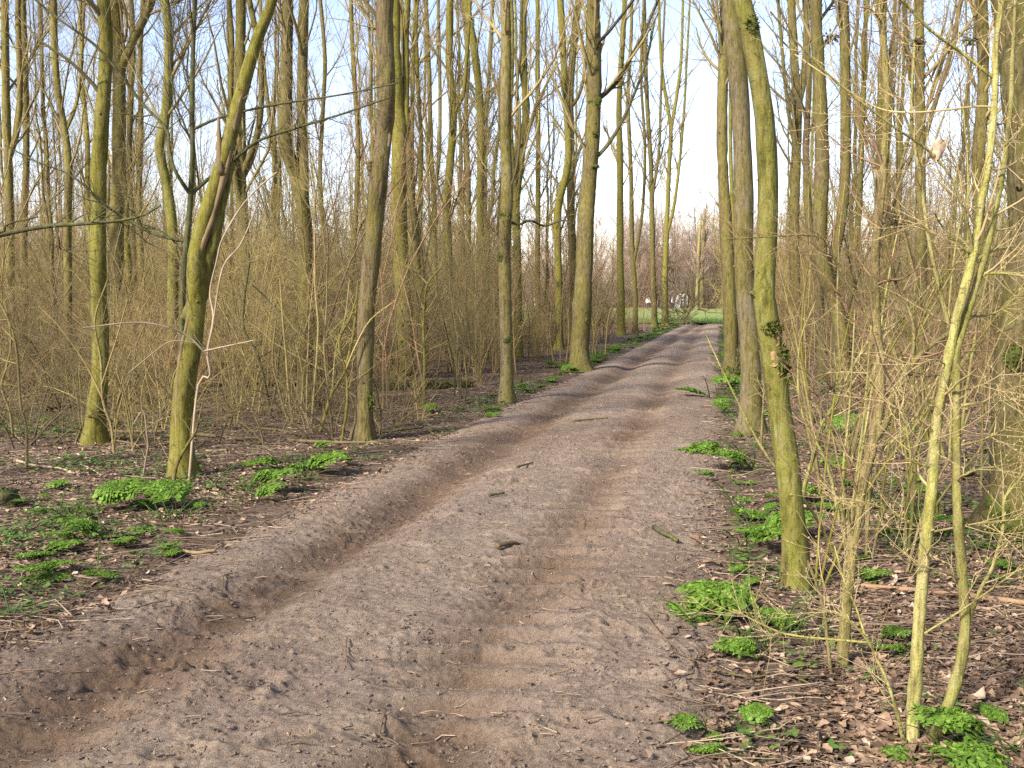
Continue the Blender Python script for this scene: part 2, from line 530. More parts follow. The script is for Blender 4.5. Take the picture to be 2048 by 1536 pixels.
m, t, b = newmat("track soil", 0.95)
vv = coords(t, rnd=False)
n1 = noise(t, vv, 1.1, 4, 0.6); n2 = noise(t, vv, 45, 6, 0.75); n3 = noise(t, vv, 9, 5, 0.7, 0.3); n4 = noise(t, vv, 150, 3, 0.7)
r1 = ramp(t, [(0.30, (0.180, 0.134, 0.095)), (0.50, (0.278, 0.212, 0.152)), (0.74, (0.345, 0.272, 0.205))]); t.links.new(n2, r1.inputs[0])
r3 = ramp(t, [(0.3, (0.74, 0.71, 0.69)), (0.68, (1.1, 1.09, 1.08))]); t.links.new(n3, r3.inputs[0])
c = mixc(t, 1.0, r1.outputs[0], r3.outputs[0], 'MULTIPLY')
r4 = ramp(t, [(0.27, (0.55, 0.52, 0.50)), (0.41, (1, 1, 1)), (0.70, (1, 1, 1)), (0.80, (1.55, 1.52, 1.45))]); t.links.new(n4, r4.inputs[0])
c = mixc(t, 1.0, c, r4.outputs[0], 'MULTIPLY')
rb = ramp(t, [(0.35, (0.93, 0.90, 0.93)), (0.65, (1.04, 1.02, 0.97))]); t.links.new(n1, rb.inputs[0])
c = mixc(t, 1.0, c, rb.outputs[0], 'MULTIPLY')
n5 = noise(t, vv, 3.4, 3, 0.5, 0.8)
r5 = ramp(t, [(0.52, (0, 0, 0)), (0.66, (0.55, 0.55, 0.55))]); t.links.new(n5, r5.inputs[0])
c = mixc(t, r5.outputs[0], c, (0.33, 0.25, 0.178))
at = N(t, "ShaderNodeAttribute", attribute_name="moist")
c = mixc(t, at.outputs["Fac"], c, mixc(t, 1.0, c, (0.54, 0.47, 0.40), 'MULTIPLY'))  # damp rut soil, plus groove shade painted into the colour
t.links.new(c, b.inputs["Base Color"])
p_ = bumpn(t, b, n2, 1.0, 0.028)
bumpn(t, b, n4, 0.9, 0.010, p_)
M['soil'] = m

m, t, b = newmat("meadow turf", 0.95)
vv = coords(t, rnd=False)
n1 = noise(t, vv, 0.25, 4); n2 = noise(t, vv, 5, 5, 0.7)
r1 = ramp(t, [(0.3, (0.13, 0.165, 0.042)), (0.7, (0.205, 0.245, 0.07))]); t.links.new(n1, r1.inputs[0])
r2 = ramp(t, [(0.3, (0.75, 0.75, 0.7)), (0.7, (1.2, 1.2, 1.1))]); t.links.new(n2, r2.inputs[0])
t.links.new(mixc(t, 1.0, r1.outputs[0], r2.outputs[0], 'MULTIPLY'), b.inputs["Base Color"])
bumpn(t, b, n2, 1.0, 0.05)
M['meadow'] = m


def grid_faces(ny, nx):
    i = np.arange(ny - 1)[:, None] * nx + np.arange(nx - 1)[None]
    return np.stack([i, i + 1, i + nx + 1, i + nx], -1).reshape(-1, 4)


# ------------------------------------------------------------------ forest floor: one sheet to the horizon
def axis(fine0, fine1, step, grow, lo, hi):
    a = list(np.arange(fine0, fine1, step)); s = step
    while a[-1] < hi: s *= grow; a.append(a[-1] + s)
    s = step; bq = [a[0]]
    while bq[-1] > lo: s *= grow; bq.append(bq[-1] - s)
    return np.array(bq[:0:-1] + a)


ax = axis(-5, 6, 0.045, 1.035, -900, 900); ay = axis(2.0, 12, 0.045, 1.03, -120, 1500)
X, Y = np.meshgrid(ax, ay)
Z = hf(X, Y)
Z = Z + (0.012 * fbm(X * 9, Y * 9, 21, 2)) * (np.hypot(X, Y) < 30)
o = bpy.data.objects.new("forest_floor", mesh_from("forest_floor", np.stack([X, Y, Z], -1).reshape(-1, 3), grid_faces(len(ay), len(ax)), None, M['floor']))
COL.objects.link(o); tag(o, "brown leaf strewn forest floor under the trees", kind="structure")

# ------------------------------------------------------------------ dirt track
ys = [1.6]
while ys[-1] < 90: ys.append(ys[-1] + max(0.008, 0.0019 * ys[-1]))
ys = np.array(ys); nu = 380
us = np.linspace(0, 1, nu)
YY = np.repeat(ys[:, None], nu, 1)
XX = (xl(YY) - 0.5) + us[None] * (xr(YY) - xl(YY) + 1.0)
ZZ = add_prints(XX, YY, hp(XX, YY))
a, b_ = rut_x(YY)
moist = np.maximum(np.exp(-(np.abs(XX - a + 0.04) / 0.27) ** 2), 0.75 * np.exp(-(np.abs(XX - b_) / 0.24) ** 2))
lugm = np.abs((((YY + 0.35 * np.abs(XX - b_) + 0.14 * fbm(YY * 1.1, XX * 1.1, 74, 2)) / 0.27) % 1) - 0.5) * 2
moist = moist * (0.65 + 0.6 * (1 - lugm))  # shade painted between the tyre lugs so the tread shows
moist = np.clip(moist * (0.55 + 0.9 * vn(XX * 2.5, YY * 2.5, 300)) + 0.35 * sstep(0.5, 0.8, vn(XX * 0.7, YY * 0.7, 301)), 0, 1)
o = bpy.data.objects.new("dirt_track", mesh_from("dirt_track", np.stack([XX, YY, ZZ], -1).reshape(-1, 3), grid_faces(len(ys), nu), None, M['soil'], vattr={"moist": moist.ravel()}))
COL.objects.link(o); tag(o, "sandy brown dirt track with two deep tyre ruts", kind="structure")

# ------------------------------------------------------------------ meadow beyond the wood
my = np.concatenate([np.linspace(64, 100, 40), np.linspace(102, 172, 30)]); mu = np.linspace(0, 1, 60)
YY = np.repeat(my[:, None], 60, 1)
XX = (-12 + 0.0 * YY) + mu[None] * (46 + 0.55 * (YY - 64) + 12)
YY = YY + 1.2 * fbm(XX * 0.3, XX * 0 + 2, 55, 2) * (YY < 66)
ZZ = hf_raw(XX, YY) * 0.5 + 0.09 + 0.05 * sstep(64, 68, YY)
o = bpy.data.objects.new("meadow", mesh_from("meadow", np.stack([XX, YY, ZZ], -1).reshape(-1, 3), grid_faces(len(my), 60), None, M['meadow']))
COL.objects.link(o); tag(o, "sunny green meadow beyond the end of the track", kind="structure")

# ------------------------------------------------------------------ trees
def px_line(pts, Yb, drift=0.0, rng=None):
    """polyline in the photo put at depth Yb (metres), wandering a little in depth"""
    out = []
    for k, (x, y) in enumerate(pts):
        out.append(P(x, y, Yb + (drift * (rng.standard_normal() if k else 0) if rng is not None else 0)))
    return np.array(out)


def tube_along(mb, line, r0, r1, sides, rng, n=None, bump=0.0, tip=False):
    n = n or max(6, len(line) * 5)
    c = catmull(line, n)
    r = np.linspace(r0, r1, n)
    if tip: r[-1] = r1 * 0.4
    mb.tubes(c, r, sides, bump, rng)
    return c, r


def extend(line, H, rng, lean=0.35):
    """carry a trunk on from the top of its drawn line up to height H"""
    d = nrm(line[-1] - line[-2])
    p = line[-1].copy(); out = [line]
    n = max(2, int((H - p[2]) / 1.2))
    if H <= p[2] + 0.5: return line
    step = (H - p[2]) / n
    for k in range(n):
        d = nrm(d + np.array([0, 0, lean]) + 0.09 * rng.standard_normal(3))
        p = p + d * step / max(d[2], 0.5); out.append(p[None])
    return np.vstack(out)


GN = [0]


def make_tree(label, base, pts, wb, wt, H, mat='olive', twig='twig_olive', forks=(), limbs=(), group=None, crown=(20, 160, 700), z0=3.0,
              cat='tree', name='bare_tree', seed=None, ang=(22, 50), stubs=40, bump=0.035, extras=None, flare=0.5, Yb=None, lb=None):
    """pts: trunk axis in the photo, from the base upwards; wb/wt: trunk width (px) at the base and at the last drawn point"""
    GN[0] += 1
    rng = np.random.default_rng(1000 + (seed or GN[0]))
    g = G(*base)
    if Yb is not None:
        g = P(base[0], base[1], Yb); g[2] = 0
    Yb = g[1]
    root = empty(name, (g[0], g[1], float(hf(g[0], g[1]))))
    org = np.array(root.location)
    tag(root, label, cat, group)
    k = Yb / F
    line = px_line(pts, Yb, 0.012 * Yb ** 0.5, rng)
    line[0] = [g[0], g[1], org[2] - 0.12]
    drawn = np.linalg.norm(np.diff(line, axis=0), axis=1).sum()
    full = extend(line, H, rng)
    tot = np.linalg.norm(np.diff(full, axis=0), axis=1).sum()
    n = int(max(24, tot / 0.16)); n = min(n, 110)
    c = catmull(full, n)
    s = np.concatenate([[0], np.cumsum(np.linalg.norm(np.diff(c, axis=0), axis=1))])
    fr = drawn / tot
    rr = np.interp(s / s[-1], [0, fr, 1], [wb * k / 2, wt * k / 2, min(wt * k / 2, 0.012)])
    rr = rr * (1 + flare * np.exp(-np.maximum(s - 0.12, 0) / 0.14))
    rr *= 1 + 0.04 * np.interp(s, np.linspace(0, s[-1], 30), rng.standard_normal(30))
    tb = MB()
    sides = 14 if Yb < 13 else 10 if Yb < 26 else 7
    thv = np.arange(sides) * 2 * math.pi / sides; ph = rng.uniform(0, 6.28, 3)
    lob = np.maximum(0, np.cos(3 * thv + ph[0])) + 0.6 * np.maximum(0, np.cos(5 * thv + ph[1]))
    mul = 1 + 0.30 * np.exp(-np.maximum(s - 0.10, 0) / 0.13)[:, None] * lob[None] + 0.03 * np.cos(2 * thv + ph[2])[None]
    tb.tubes(c, rr, sides, bump, rng, mul=mul)
    stems = [(c, rr)]
    for f in forks:
        fl = px_line(f['pts'], Yb, 0.012 * Yb ** 0.5, rng)
        j = np.argmin(np.linalg.norm(c - fl[0], axis=1)); fl[0] = c[j]
        ff = extend(fl, f.get('H', H * 0.92), rng)
        m_ = int(max(16, np.linalg.norm(np.diff(ff, axis=0), axis=1).sum() / 0.2)); cc = catmull(ff, m_)
        r_ = np.linspace(f['w'][0] * k / 2, f['w'][1] * k / 2, m_)
        tb.tubes(cc, r_, max(6, sides - 3), bump, rng)
        stems.append((cc, r_))
    # knots and bud stubs on the trunk
    cb = MB()
    L1s = []
    for cc, r_ in stems:
        if stubs:
            a, b = spawn(rng, cc[None], r_[None], stubs, 0.03, 0.8, (45, 90), (0.03, 0.10 + 0.1 * rng.random()), 3, 0.12, 0.12, 0.15, 0.003)
            b = np.minimum(b, 0.007); a[:, :] += 0
            pr = nrm(a[:, 1] - a[:, 0])
            tb.tubes(a, b, 3)
            # knots: short thick collars
            a, b = spawn(rng, cc[None], r_[None], stubs // 3, 0.02, 0.7, (60, 90), (1.0, 1.0), 3, 0.35, 0, 0.02, 0.006, 0.4, 0)
            j = np.interp(a[:, 0, 2], cc[:, 2], r_)
            d = nrm(a[:, 1] - a[:, 0]); a = a[:, :1] + d[:, None] * (np.array([0.5, 0.95, 1.13])[None, :, None] * j[:, None, None])
            tb.tubes(a, b * np.array([[1.3, 1.0, 0.4]]), 6)
        n1 = max(2, int(crown[0] * len(cc) / len(c)))
        if s[-1] < 0.1: continue
        t0 = np.clip(np.interp(z0, cc[:, 2], np.linspace(0, 1, len(cc))), 0.02, 0.9)
        a, b = spawn(rng, cc[None], r_[None], n1, t0, 0.97, ang, (0.25 * (H - z0) * 0.7, 0.25 * (H - z0) * 1.5) if H > 6 else (0.4, 1.4), 8, 0.42, 0.10, 0.10, 0.004)
        b = np.minimum(b, 0.030)
        L1s.append((a, b))
    L1p = np.concatenate([q[0] for q in L1s]); L1r = np.concatenate([q[1] for q in L1s])
    cb.tubes(L1p, L1r, 5)
    Ls = [(L1p, L1r)]
    for lm in limbs:      # branches drawn from the photo
        fl = px_line(lm['pts'], Yb, 0.02 * Yb ** 0.5, rng)
        d = lm.get('depth')
        if d: fl[:, 1] += np.linspace(0, d, len(fl))
        allp = np.concatenate([q[0] for q in stems]); j = np.argmin(np.linalg.norm(allp - fl[0], axis=1))
        if np.linalg.norm(allp[j] - fl[0]) < 1.2: fl[0] = allp[j]
        cc = catmull(fl, 24)
        r_ = np.linspace(lm['w'][0] * k / 2, lm['w'][1] * k / 2, 24)
        lmb = MB(); lmb.tubes(cc, r_, 6, 0.05, rng)
        q, w = spawn(rng, cc[None], r_[None], lm.get('n', 14), 0.15, 1, (25, 65), (0.2, 0.9), 6, 0.5, 0.06, 0.16, 0.0025)
        lmb.tubes(q, w, 4)
        q2, w2 = spawn(rng, q, w, lm.get('n', 14) * 4, 0.1, 1, (25, 65), (0.08, 0.35), 4, 0.6, 0.03, 0.15, 0.0015)
        lmb.tubes(q2, w2, 3)
        lo = lmb.obj("limb", M[lm.get('mat', 'dark')], root, org)
        if lm.get('label'): lo["label"] = lm['label']
    if crown[1]:
        a, b = spawn(rng, L1p, L1r, crown[1], 0.1, 1.0, (20, 50), (0.5, 1.5), 6, 0.55, 0.09, 0.12, 0.003)
        cb.tubes(a, b, 4)
        a2, b2 = spawn(rng, np.concatenate([a, L1p[:, [0, 2, 4, 5, 6, 7]]]), np.concatenate([b, L1r[:, [0, 2, 4, 5, 6, 7]]]), crown[2], 0.1, 1.0, (20, 55), (0.15, 0.6), 4, 0.6, 0.06, 0.14, 0.002)
        cb.tubes(a2, b2, 3)
    if lb:            # thin low side twigs along the trunk
        for cc, r_ in stems[:1]:
            t1 = np.interp(z0 + 1.5, cc[:, 2], np.linspace(0, 1, len(cc)))
            a, b = spawn(rng, cc[None], r_[None], lb, 0.12, t1, (40, 80), (0.3, 1.1), 6, 0.06, 0.04, 0.16, 0.0025)
            b = np.minimum(b, 0.008)
            cb.tubes(a, b, 4)
            a2, b2 = spawn(rng, a, b, lb * 5, 0.1, 1.0, (20, 60), (0.08, 0.4), 4, 0.6, 0.03, 0.16, 0.0016)
            cb.tubes(a2, b2, 3)
    to = tb.obj("trunk", M[mat], root, org)
    cb.obj("crown", M[twig], root, org)
    if extras: extras(root, org, to, c, rr, k, rng)
    return root


def tuft(name, center, rad, n, size, mat, parent, origin, rng, front=None):
    """mossy cushion: many small spiky leaves over an ellipsoid"""
    mb = MB()
    d = nrm(rng.standard_normal((n, 3)))
    p = np.asarray(center) + d * np.asarray(rad) * rng.uniform(0.75, 1.05, (n, 1))
    dd = nrm(d + 0.5 * rng.standard_normal((n, 3)) + np.array([0, 0, -0.2]))
    sd_ = nrm(np.cross(dd, rng.standard_normal((n, 3))))
    L = size * rng.uniform(0.6, 1.4, (n, 1))
    V = np.stack([p - sd_ * L * 0.3, p + sd_ * L * 0.3, p + dd * L], 1).reshape(-1, 3)
    mb.raw(V, T=np.arange(3 * n).reshape(-1, 3), tone=rng.random(n))
    # solid core
    u = np.linspace(0, math.pi, 9); v = np.linspace(0, 2 * math.pi, 13)[:-1]
    UU, VV = np.meshgrid(u, v, indexing='ij')
    D = np.stack([np.sin(UU) * np.cos(VV), np.sin(UU) * np.sin(VV), np.cos(UU)], -1)
    pts = np.asarray(center) + D * np.asarray(rad) * (0.85 + 0.12 * rng.standard_normal(UU.shape))[..., None]
    q = [[i * 12 + j, i * 12 + (j + 1) % 12, (i + 1) * 12 + (j + 1) % 12, (i + 1) * 12 + j] for i in range(8) for j in range(12)]
    mb.raw(pts.reshape(-1, 3), q, tone=0.3)
    return mb.obj(name, mat, parent, origin, smooth=False, tone=True)


def moss_at(px, py, rx, rz, n=160, front=0.5, label=None, size=0.025):
    def f(root, org, to, c, rr, k, rng):
        Yb = org[1]
        p = P(px, py, Yb)
        j = np.argmin(np.abs(c[:, 2] - p[2])); p[1] = c[j, 1] - rr[j] * front
        ob = tuft("moss", p, (rx * k, rr[j] * 0.6, rz * k), n, size, M['moss'], to, np.zeros(3) + org, rng)
        if label: ob["label"] = label
    return f


def chain(*fs):
    def f(*a):
        for g in fs: g(*a)
    return f


def slab(name, pts_px, w, depth, mat, front=0.9):
    """a strip of bare or torn wood standing proud of the trunk"""
    def f(root, org, to, c, rr, k, rng):
        Yb = org[1]
        ln = []
        for x, y in pts_px:
            p = P(x, y, Yb); j = np.argmin(np.linalg.norm((c - p)[:, [0, 2]], axis=1)); p[1] = c[j, 1] - max(rr[j] * front - w * k * 0.38, 0); ln.append(p)
        cc = catmull(np.array(ln), 16)
        mb = MB(); r = w * k / 2 * (0.75 + 0.35 * rng.random(16)); r[0] *= 0.4; r[-1] *= 0.3
        mb.tubes(cc, r, 8, 0.22, rng)
        mb.obj(name, M[mat], to, org)
    return f


# --- left wood, near the track
def l10_extra(root, org, to, c, rr, k, rng):
    Yb = org[1]
    mb = MB()     # second, green lobe of the broken trunk
    tube_along(mb, px_line([(376, 640), (398, 580), (416, 512), (430, 437), (444, 372), (456, 320)], Yb, 0, rng) + np.array([0, 0.05, 0]), 0.085, 0.05, 12, rng, 26, 0.05)
    mb.obj("stem", M['bright'], root, org)["label"] = "bright green second stem of the trunk"
    mb = MB()     # splintered stub
    ln = px_line([(446, 352), (443, 310), (442, 270), (441, 240)], Yb, 0, rng) - np.array([0, 0.06, 0])
    mb.tubes(catmull(ln, 12), np.linspace(0.040, 0.012, 12), 7, 0.18, rng, cap=True)
    mb.obj("broken_stub", M['peel'], to, org)


make_tree("leaning tree with split and broken trunk, bright green at its foot", (365, 960),
          [(365, 962), (364, 850), (371, 760), (386, 680), (394, 600), (392, 550), (394, 505), (410, 440), (436, 355), (456, 285), (476, 210), (496, 137), (520, 62), (546, -5)],
          46, 22, 7.5, 'mossy', forks=[], crown=(16, 60, 250), z0=4.2, stubs=30, bump=0.05, lb=10,
          extras=chain(l10_extra, slab("bare_wood", [(356, 880), (358, 800), (366, 720), (378, 655), (384, 610)], 9, 0.02, 'peel'),
                       slab("bare_wood", [(398, 520), (425, 440), (455, 340), (470, 250), (488, 180), (510, 110)], 13, 0.02, 'peel', 0.72)))
make_tree("slim mossy tree with curved foot near the left edge", (187, 893),
          [(184, 895), (191, 840), (199, 770), (201, 690), (198, 600), (196, 512), (197, 410), (199, 308), (206, 205), (212, 100), (206, -5)], 36, 24, 9, 'mossy', crown=(18, 90, 400), z0=3.2, stubs=50, lb=16)
make_tree("stout grey green tree forking high up, behind the slim mossy tree", (229, 763),
          [(229, 765), (230, 690), (231, 600), (232, 512), (236, 400), (238, 300), (238, 200), (238, 100), (230, -5)], 34, 22, 12, 'olive',
          forks=[dict(pts=[(243, 140), (262, 90), (284, 45), (306, -5)], w=(17, 12))], z0=5)
make_tree("yellow green tree with a kink in its trunk, left of the leaning tree", (345, 790),
          [(345, 792), (343, 740), (345, 640), (346, 560), (347, 500), (340, 410), (327, 342), (319, 290), (328, 250), (336, 170), (337, 70), (329, -5)], 23, 17, 11, 'bright', z0=4)
make_tree("dark slender understorey tree with long arching branches beside the leaning tree", (366, 900),
          [(366, 902), (364, 780), (364, 655), (367, 560), (372, 495), (380, 410), (385, 308), (384, 205), (386, 100), (390, -5)], 14, 8, 6.2, 'dark', 'twig_dark',
          limbs=[dict(pts=[(376, 386), (352, 345), (338, 300), (333, 258), (283, 205), (240, 148), (190, 90), (120, 40), (60, -10)], w=(8, 4)),
                 dict(pts=[(386, 380), (424, 352), (462, 325), (512, 284), (580, 260), (690, 226), (780, 195)], w=(8, 3), n=22),
                 dict(pts=[(386, 260), (430, 239), (489, 222), (560, 208), (690, 188), (800, 165)], w=(6, 2.5), n=18),
                 dict(pts=[(369, 490), (308, 468), (253, 437), (205, 407), (144, 352), (68, 321), (10, 290)], w=(7, 3), n=22),
                 dict(pts=[(368, 520), (340, 475), (290, 450), (200, 440)], w=(4, 2)),
                 dict(pts=[(384, 300), (365, 240), (350, 200), (340, 120)], w=(5, 2))], crown=(14, 80, 300), z0=1.4, stubs=12, ang=(25, 45), flare=0.2)
make_tree("tree with twin upright stems joined at head height, middle of the left wood", (619, 813),
          [(619, 815), (616, 760), (615, 690), (612, 600), (612, 512), (606, 410), (594, 357), (574, 300), (570, 250), (571, 205), (574, 85), (575, -5)], 36, 22, 11, 'olive',
          forks=[dict(pts=[(607, 420), (608, 360), (606, 300), (605, 205), (606, 100), (609, -5)], w=(23, 16))], z0=5, stubs=60)
make_tree("ridged brown tree leaning to the right beside the track", (726, 880),
          [(726, 882), (728, 800), (730, 725), (733, 620), (741, 535), (749, 450), (755, 380), (761, 325), (769, 262), (773, 205), (771, 100), (771, -5)], 35, 35, 12, 'brown',
          crown=(16, 60, 200), z0=5, bump=0.05, stubs=24,
          extras=chain(moss_at(742, 800, 8, 22, 150, 0.4), slab("broken_stub", [(748, 360), (743, 340), (741, 322)], 15, 0.02, 'brown', 0.5), slab("bare_wood", [(757, 420), (765, 360), (775, 300), (780, 262)], 9, 0.02, 'peel', 0.7)))
make_tree("tall green tree standing just right behind the ridged brown tree", (810, 760),
          [(810, 762), (810, 700), (808, 620), (803, 535), (799, 450), (798, 340), (797, 240), (792, 170), (788, 80), (788, -5)], 40, 24, 13, 'mossy', z0=5.5,
          forks=[dict(pts=[(806, 330), (812, 260), (812, 190), (812, 80), (816, -5)], w=(14, 10))], extras=moss_at(820, 745, 12, 14, 100))
make_tree("slender olive tree with a small fork, right of the tall green tree", (902, 706),
          [(902, 708), (904, 655), (899, 552), (895, 450), (895, 393), (902, 308), (907, 222), (899, 137), (899, 60), (900, -5)], 17, 15, 14, 'mossy',
          forks=[dict(pts=[(906, 235), (920, 205), (928, 180), (935, 90), (940, -5)], w=(9, 6))])
make_tree("wavy slender tree with lichen patches left of the pale trunk", (967, 700),
          [(967, 702), (966, 620), (963, 512), (960, 410), (962, 308), (960, 205), (949, 103), (936, 30), (932, -5)], 17, 15, 14, 'mossy')
make_tree("very thin tree hugging the left side of the pale trunk", (975, 690),
          [(975, 692), (973, 560), (970, 444), (970, 273), (977, 171), (984, 34), (986, -5)], 10, 8, 12, 'olive')
make_tree("straight pale grey trunk at the edge of the track", (1013, 806),
          [(1014, 808), (1013, 706), (1011, 620), (1009, 518), (1011, 450), (1014, 380), (1012, 308), (1011, 205), (1012, 103), (1010, -5)], 28, 21, 11, 'grey', crown=(16, 80, 350), z0=4.2, stubs=60,
          limbs=[dict(pts=[(1022, 440), (1036, 449), (1060, 441), (1090, 452), (1124, 441), (1150, 448)], w=(6, 3), n=8), dict(pts=[(1020, 400), (1034, 330), (1040, 236), (1034, 171), (1042, 100), (1043, -5)], w=(5, 6), n=4, mat='twig_dark')],
          extras=chain(moss_at(1012, 430, 13, 22, 160, 0.5), moss_at(1006, 512, 11, 16, 120, 0.6), moss_at(1014, 680, 9, 10, 70, 0.7)))
make_tree("olive forked tree just right behind the pale trunk", (1038, 715),
          [(1038, 717), (1036, 620), (1035, 512), (1032, 410), (1043, 308), (1052, 222), (1047, 137), (1046, 60), (1048, -5)], 17, 15, 14, 'mossy',
          forks=[dict(pts=[(1035, 400), (1026, 330), (1020, 230), (1024, 120), (1022, -5)], w=(12, 8))])
make_tree("thin straight pole tree between the pale trunk and the stout trackside tree", (1076, 690),
          [(1076, 692), (1075, 512), (1076, 410), (1076, 273), (1075, 137), (1075, -5)], 11, 9, 15, 'mossy')
make_tree("mossy thin tree leaning right, left of the stout trackside tree", (1118, 700),
          [(1118, 702), (1118, 615), (1116, 535), (1114, 450), (1117, 410), (1124, 380), (1136, 325), (1135, 240), (1128, 137), (1120, -5)], 16, 13, 14, 'mossy',
          extras=chain(moss_at(1118, 570, 8, 14, 100), moss_at(1116, 650, 9, 22, 120)))
make_tree("tree pressed against the left side of the stout trackside tree", (1147, 690),
          [(1147, 692), (1146, 600), (1145, 512), (1141, 400), (1142, 300), (1140, 205), (1146, 100), (1158, -5)], 17, 13, 14, 'olive', forks=[dict(pts=[(1141, 215), (1160, 185), (1172, 120), (1178, -5)], w=(8, 6))])
make_tree("stout mossy tree beside the track with branches fanning to the right", (1158, 742),
          [(1157, 744), (1160, 690), (1166, 587), (1171, 450), (1174, 400), (1181, 320), (1186, 240), (1189, 137), (1187, 60), (1186, -5)], 40, 27, 15, 'olive',
          limbs=[dict(pts=[(1194, 210), (1227, 171), (1258, 122), (1295, 50), (1320, -10)], w=(11, 5)), dict(pts=[(1194, 330), (1215, 290), (1250, 230), (1290, 130), (1310, 40)], w=(9, 4)),
                 dict(pts=[(1184, 205), (1181, 150), (1190, 100), (1216, 72), (1250, 30), (1280, -10)], w=(7, 6), mat='twig_dark', n=6, depth=-0.8)],
          extras=chain(moss_at(1190, 205, 16, 16, 140, 0.5), moss_at(1185, 335, 14, 8, 90, 0.6), moss_at(1190, 270, 8, 7, 60, 0.8), moss_at(1172, 640, 5, 7, 60, 0.9)), stubs=60, z0=4.5)

# --- left edge of the frame and deeper in the left wood
def side_tree(label, base, pts, wb, wt, mat='olive', H=13, **kw):
    return make_tree(label, base, pts, wb, wt, H, mat, **kw)


side_tree("forked olive tree at the very left edge", (22, 770), [(22, 772), (20, 640), (20, 510), (17, 340), (12, 205), (8, -5)], 20, 14, 'olive', forks=[dict(pts=[(21, 330), (34, 262), (40, 170), (36, -5)], w=(12, 9))])
side_tree("straight tree second from the left edge", (50, 745), [(50, 747), (48, 600), (48, 445), (52, 340), (52, 205), (46, -5)], 16, 12, 'olive')
side_tree("thin wavy dark pole tree third from the left edge", (99, 715), [(99, 717), (98, 560), (97, 410), (93, 300), (86, 205), (82, 70), (80, -5)], 10, 7, 'olive')
side_tree("tree with a thin right hand fork, fourth from the left edge", (135, 770), [(135, 772), (136, 600), (135, 460), (137, 342), (130, 267), (114, 170), (108, 70), (106, -5)], 17, 12, 'olive', forks=[dict(pts=[(136, 270), (154, 205), (163, 120), (168, -5)], w=(6, 4))])
side_tree("slim brownish tree right of the stout grey green tree", (268, 735), [(268, 737), (267, 600), (265, 480), (258, 330), (262, 200), (266, 90), (262, -5)], 15, 9, 'brown')
side_tree("thin tree between the stout grey green tree and the kinked tree", (290, 720), [(290, 722), (284, 560), (278, 410), (282, 260), (280, 120), (286, -5)], 14, 9, 'olive')
side_tree("upright green tree right of the leaning tree, forked high", (490, 760), [(490, 762), (491, 650), (489, 512), (481, 340), (479, 165), (481, 80), (482, -5)], 25, 20, 'olive', forks=[dict(pts=[(490, 345), (508, 290), (522, 220), (520, 110), (498, -5)], w=(13, 8)), dict(pts=[(484, 420), (468, 340), (462, 220), (464, 90), (458, -5)], w=(12, 8))])
side_tree("thin grey tree left of the twin stems", (560, 700), [(560, 702), (556, 560), (552, 420), (548, 320), (535, 200), (525, 110), (520, -5)], 13, 7, 'grey')
side_tree("slim tree right of the twin stems", (655, 720), [(655, 722), (652, 600), (648, 480), (640, 360), (646, 220), (650, 120), (640, -5)], 11, 8, 'olive')
side_tree("thin grey green pole tree left of the ridged brown tree", (700, 705), [(700, 707), (704, 560), (712, 420), (716, 280), (708, 150), (702, -5)], 13, 8, 'olive')
side_tree("thin pole tree right of the tall green tree", (827, 700), [(827, 702), (828, 560), (827, 430), (824, 280), (826, 150), (832, -5)], 11, 8, 'mossy')
side_tree("forked slim tree with dark twigs, between the tall green tree and the small fork", (872, 700), [(872, 702), (870, 560), (868, 400), (862, 300), (858, 150), (852, -5)], 13, 8, 'olive', forks=[dict(pts=[(869, 390), (878, 310), (880, 180), (876, -5)], w=(9, 6))], ang=(30, 60))
side_tree("thin tree standing left of the wavy lichen tree", (935, 690), [(935, 692), (936, 540), (937, 380), (932, 230), (936, 120), (926, -5)], 11, 8, 'olive')
side_tree("slender trackside tree first right of the stout mossy tree", (1242, 668), [(1242, 670), (1242, 600), (1240, 512), (1240, 342), (1238, 205), (1244, 100), (1250, -5)], 16, 10, 'mossy', H=19, z0=6)
side_tree("thin tree with branches from low down, second right of the stout mossy tree", (1271, 665), [(1271, 667), (1270, 590), (1264, 485), (1262, 350), (1256, 200), (1262, 80), (1264, -5)], 11, 6, 'olive', H=18, z0=5, forks=[dict(pts=[(1267, 530), (1284, 430), (1290, 300), (1282, 150), (1288, -5)], w=(7, 5))])
side_tree("slim tree with straight trunk, third right of the stout mossy tree", (1309, 654), [(1309, 656), (1308, 600), (1305, 512), (1302, 342), (1294, 205), (1290, 90), (1288, -5)], 12, 7, 'olive', H=20, z0=6, forks=[dict(pts=[(1305, 400), (1318, 300), (1322, 180), (1330, -5)], w=(7, 4))])
side_tree("slim tree dividing into a tall V at the end of the wood", (1331, 650), [(1331, 652), (1330, 560), (1334, 440), (1338, 340), (1341, 256), (1326, 160), (1320, 80), (1317, -5)], 12, 5, 'mossy', H=21, z0=7, forks=[dict(pts=[(1341, 260), (1352, 200), (1362, 120), (1366, -5)], w=(8, 5)), dict(pts=[(1333, 470), (1350, 400), (1366, 250), (1374, 110), (1380, -5)], w=(7, 4))])

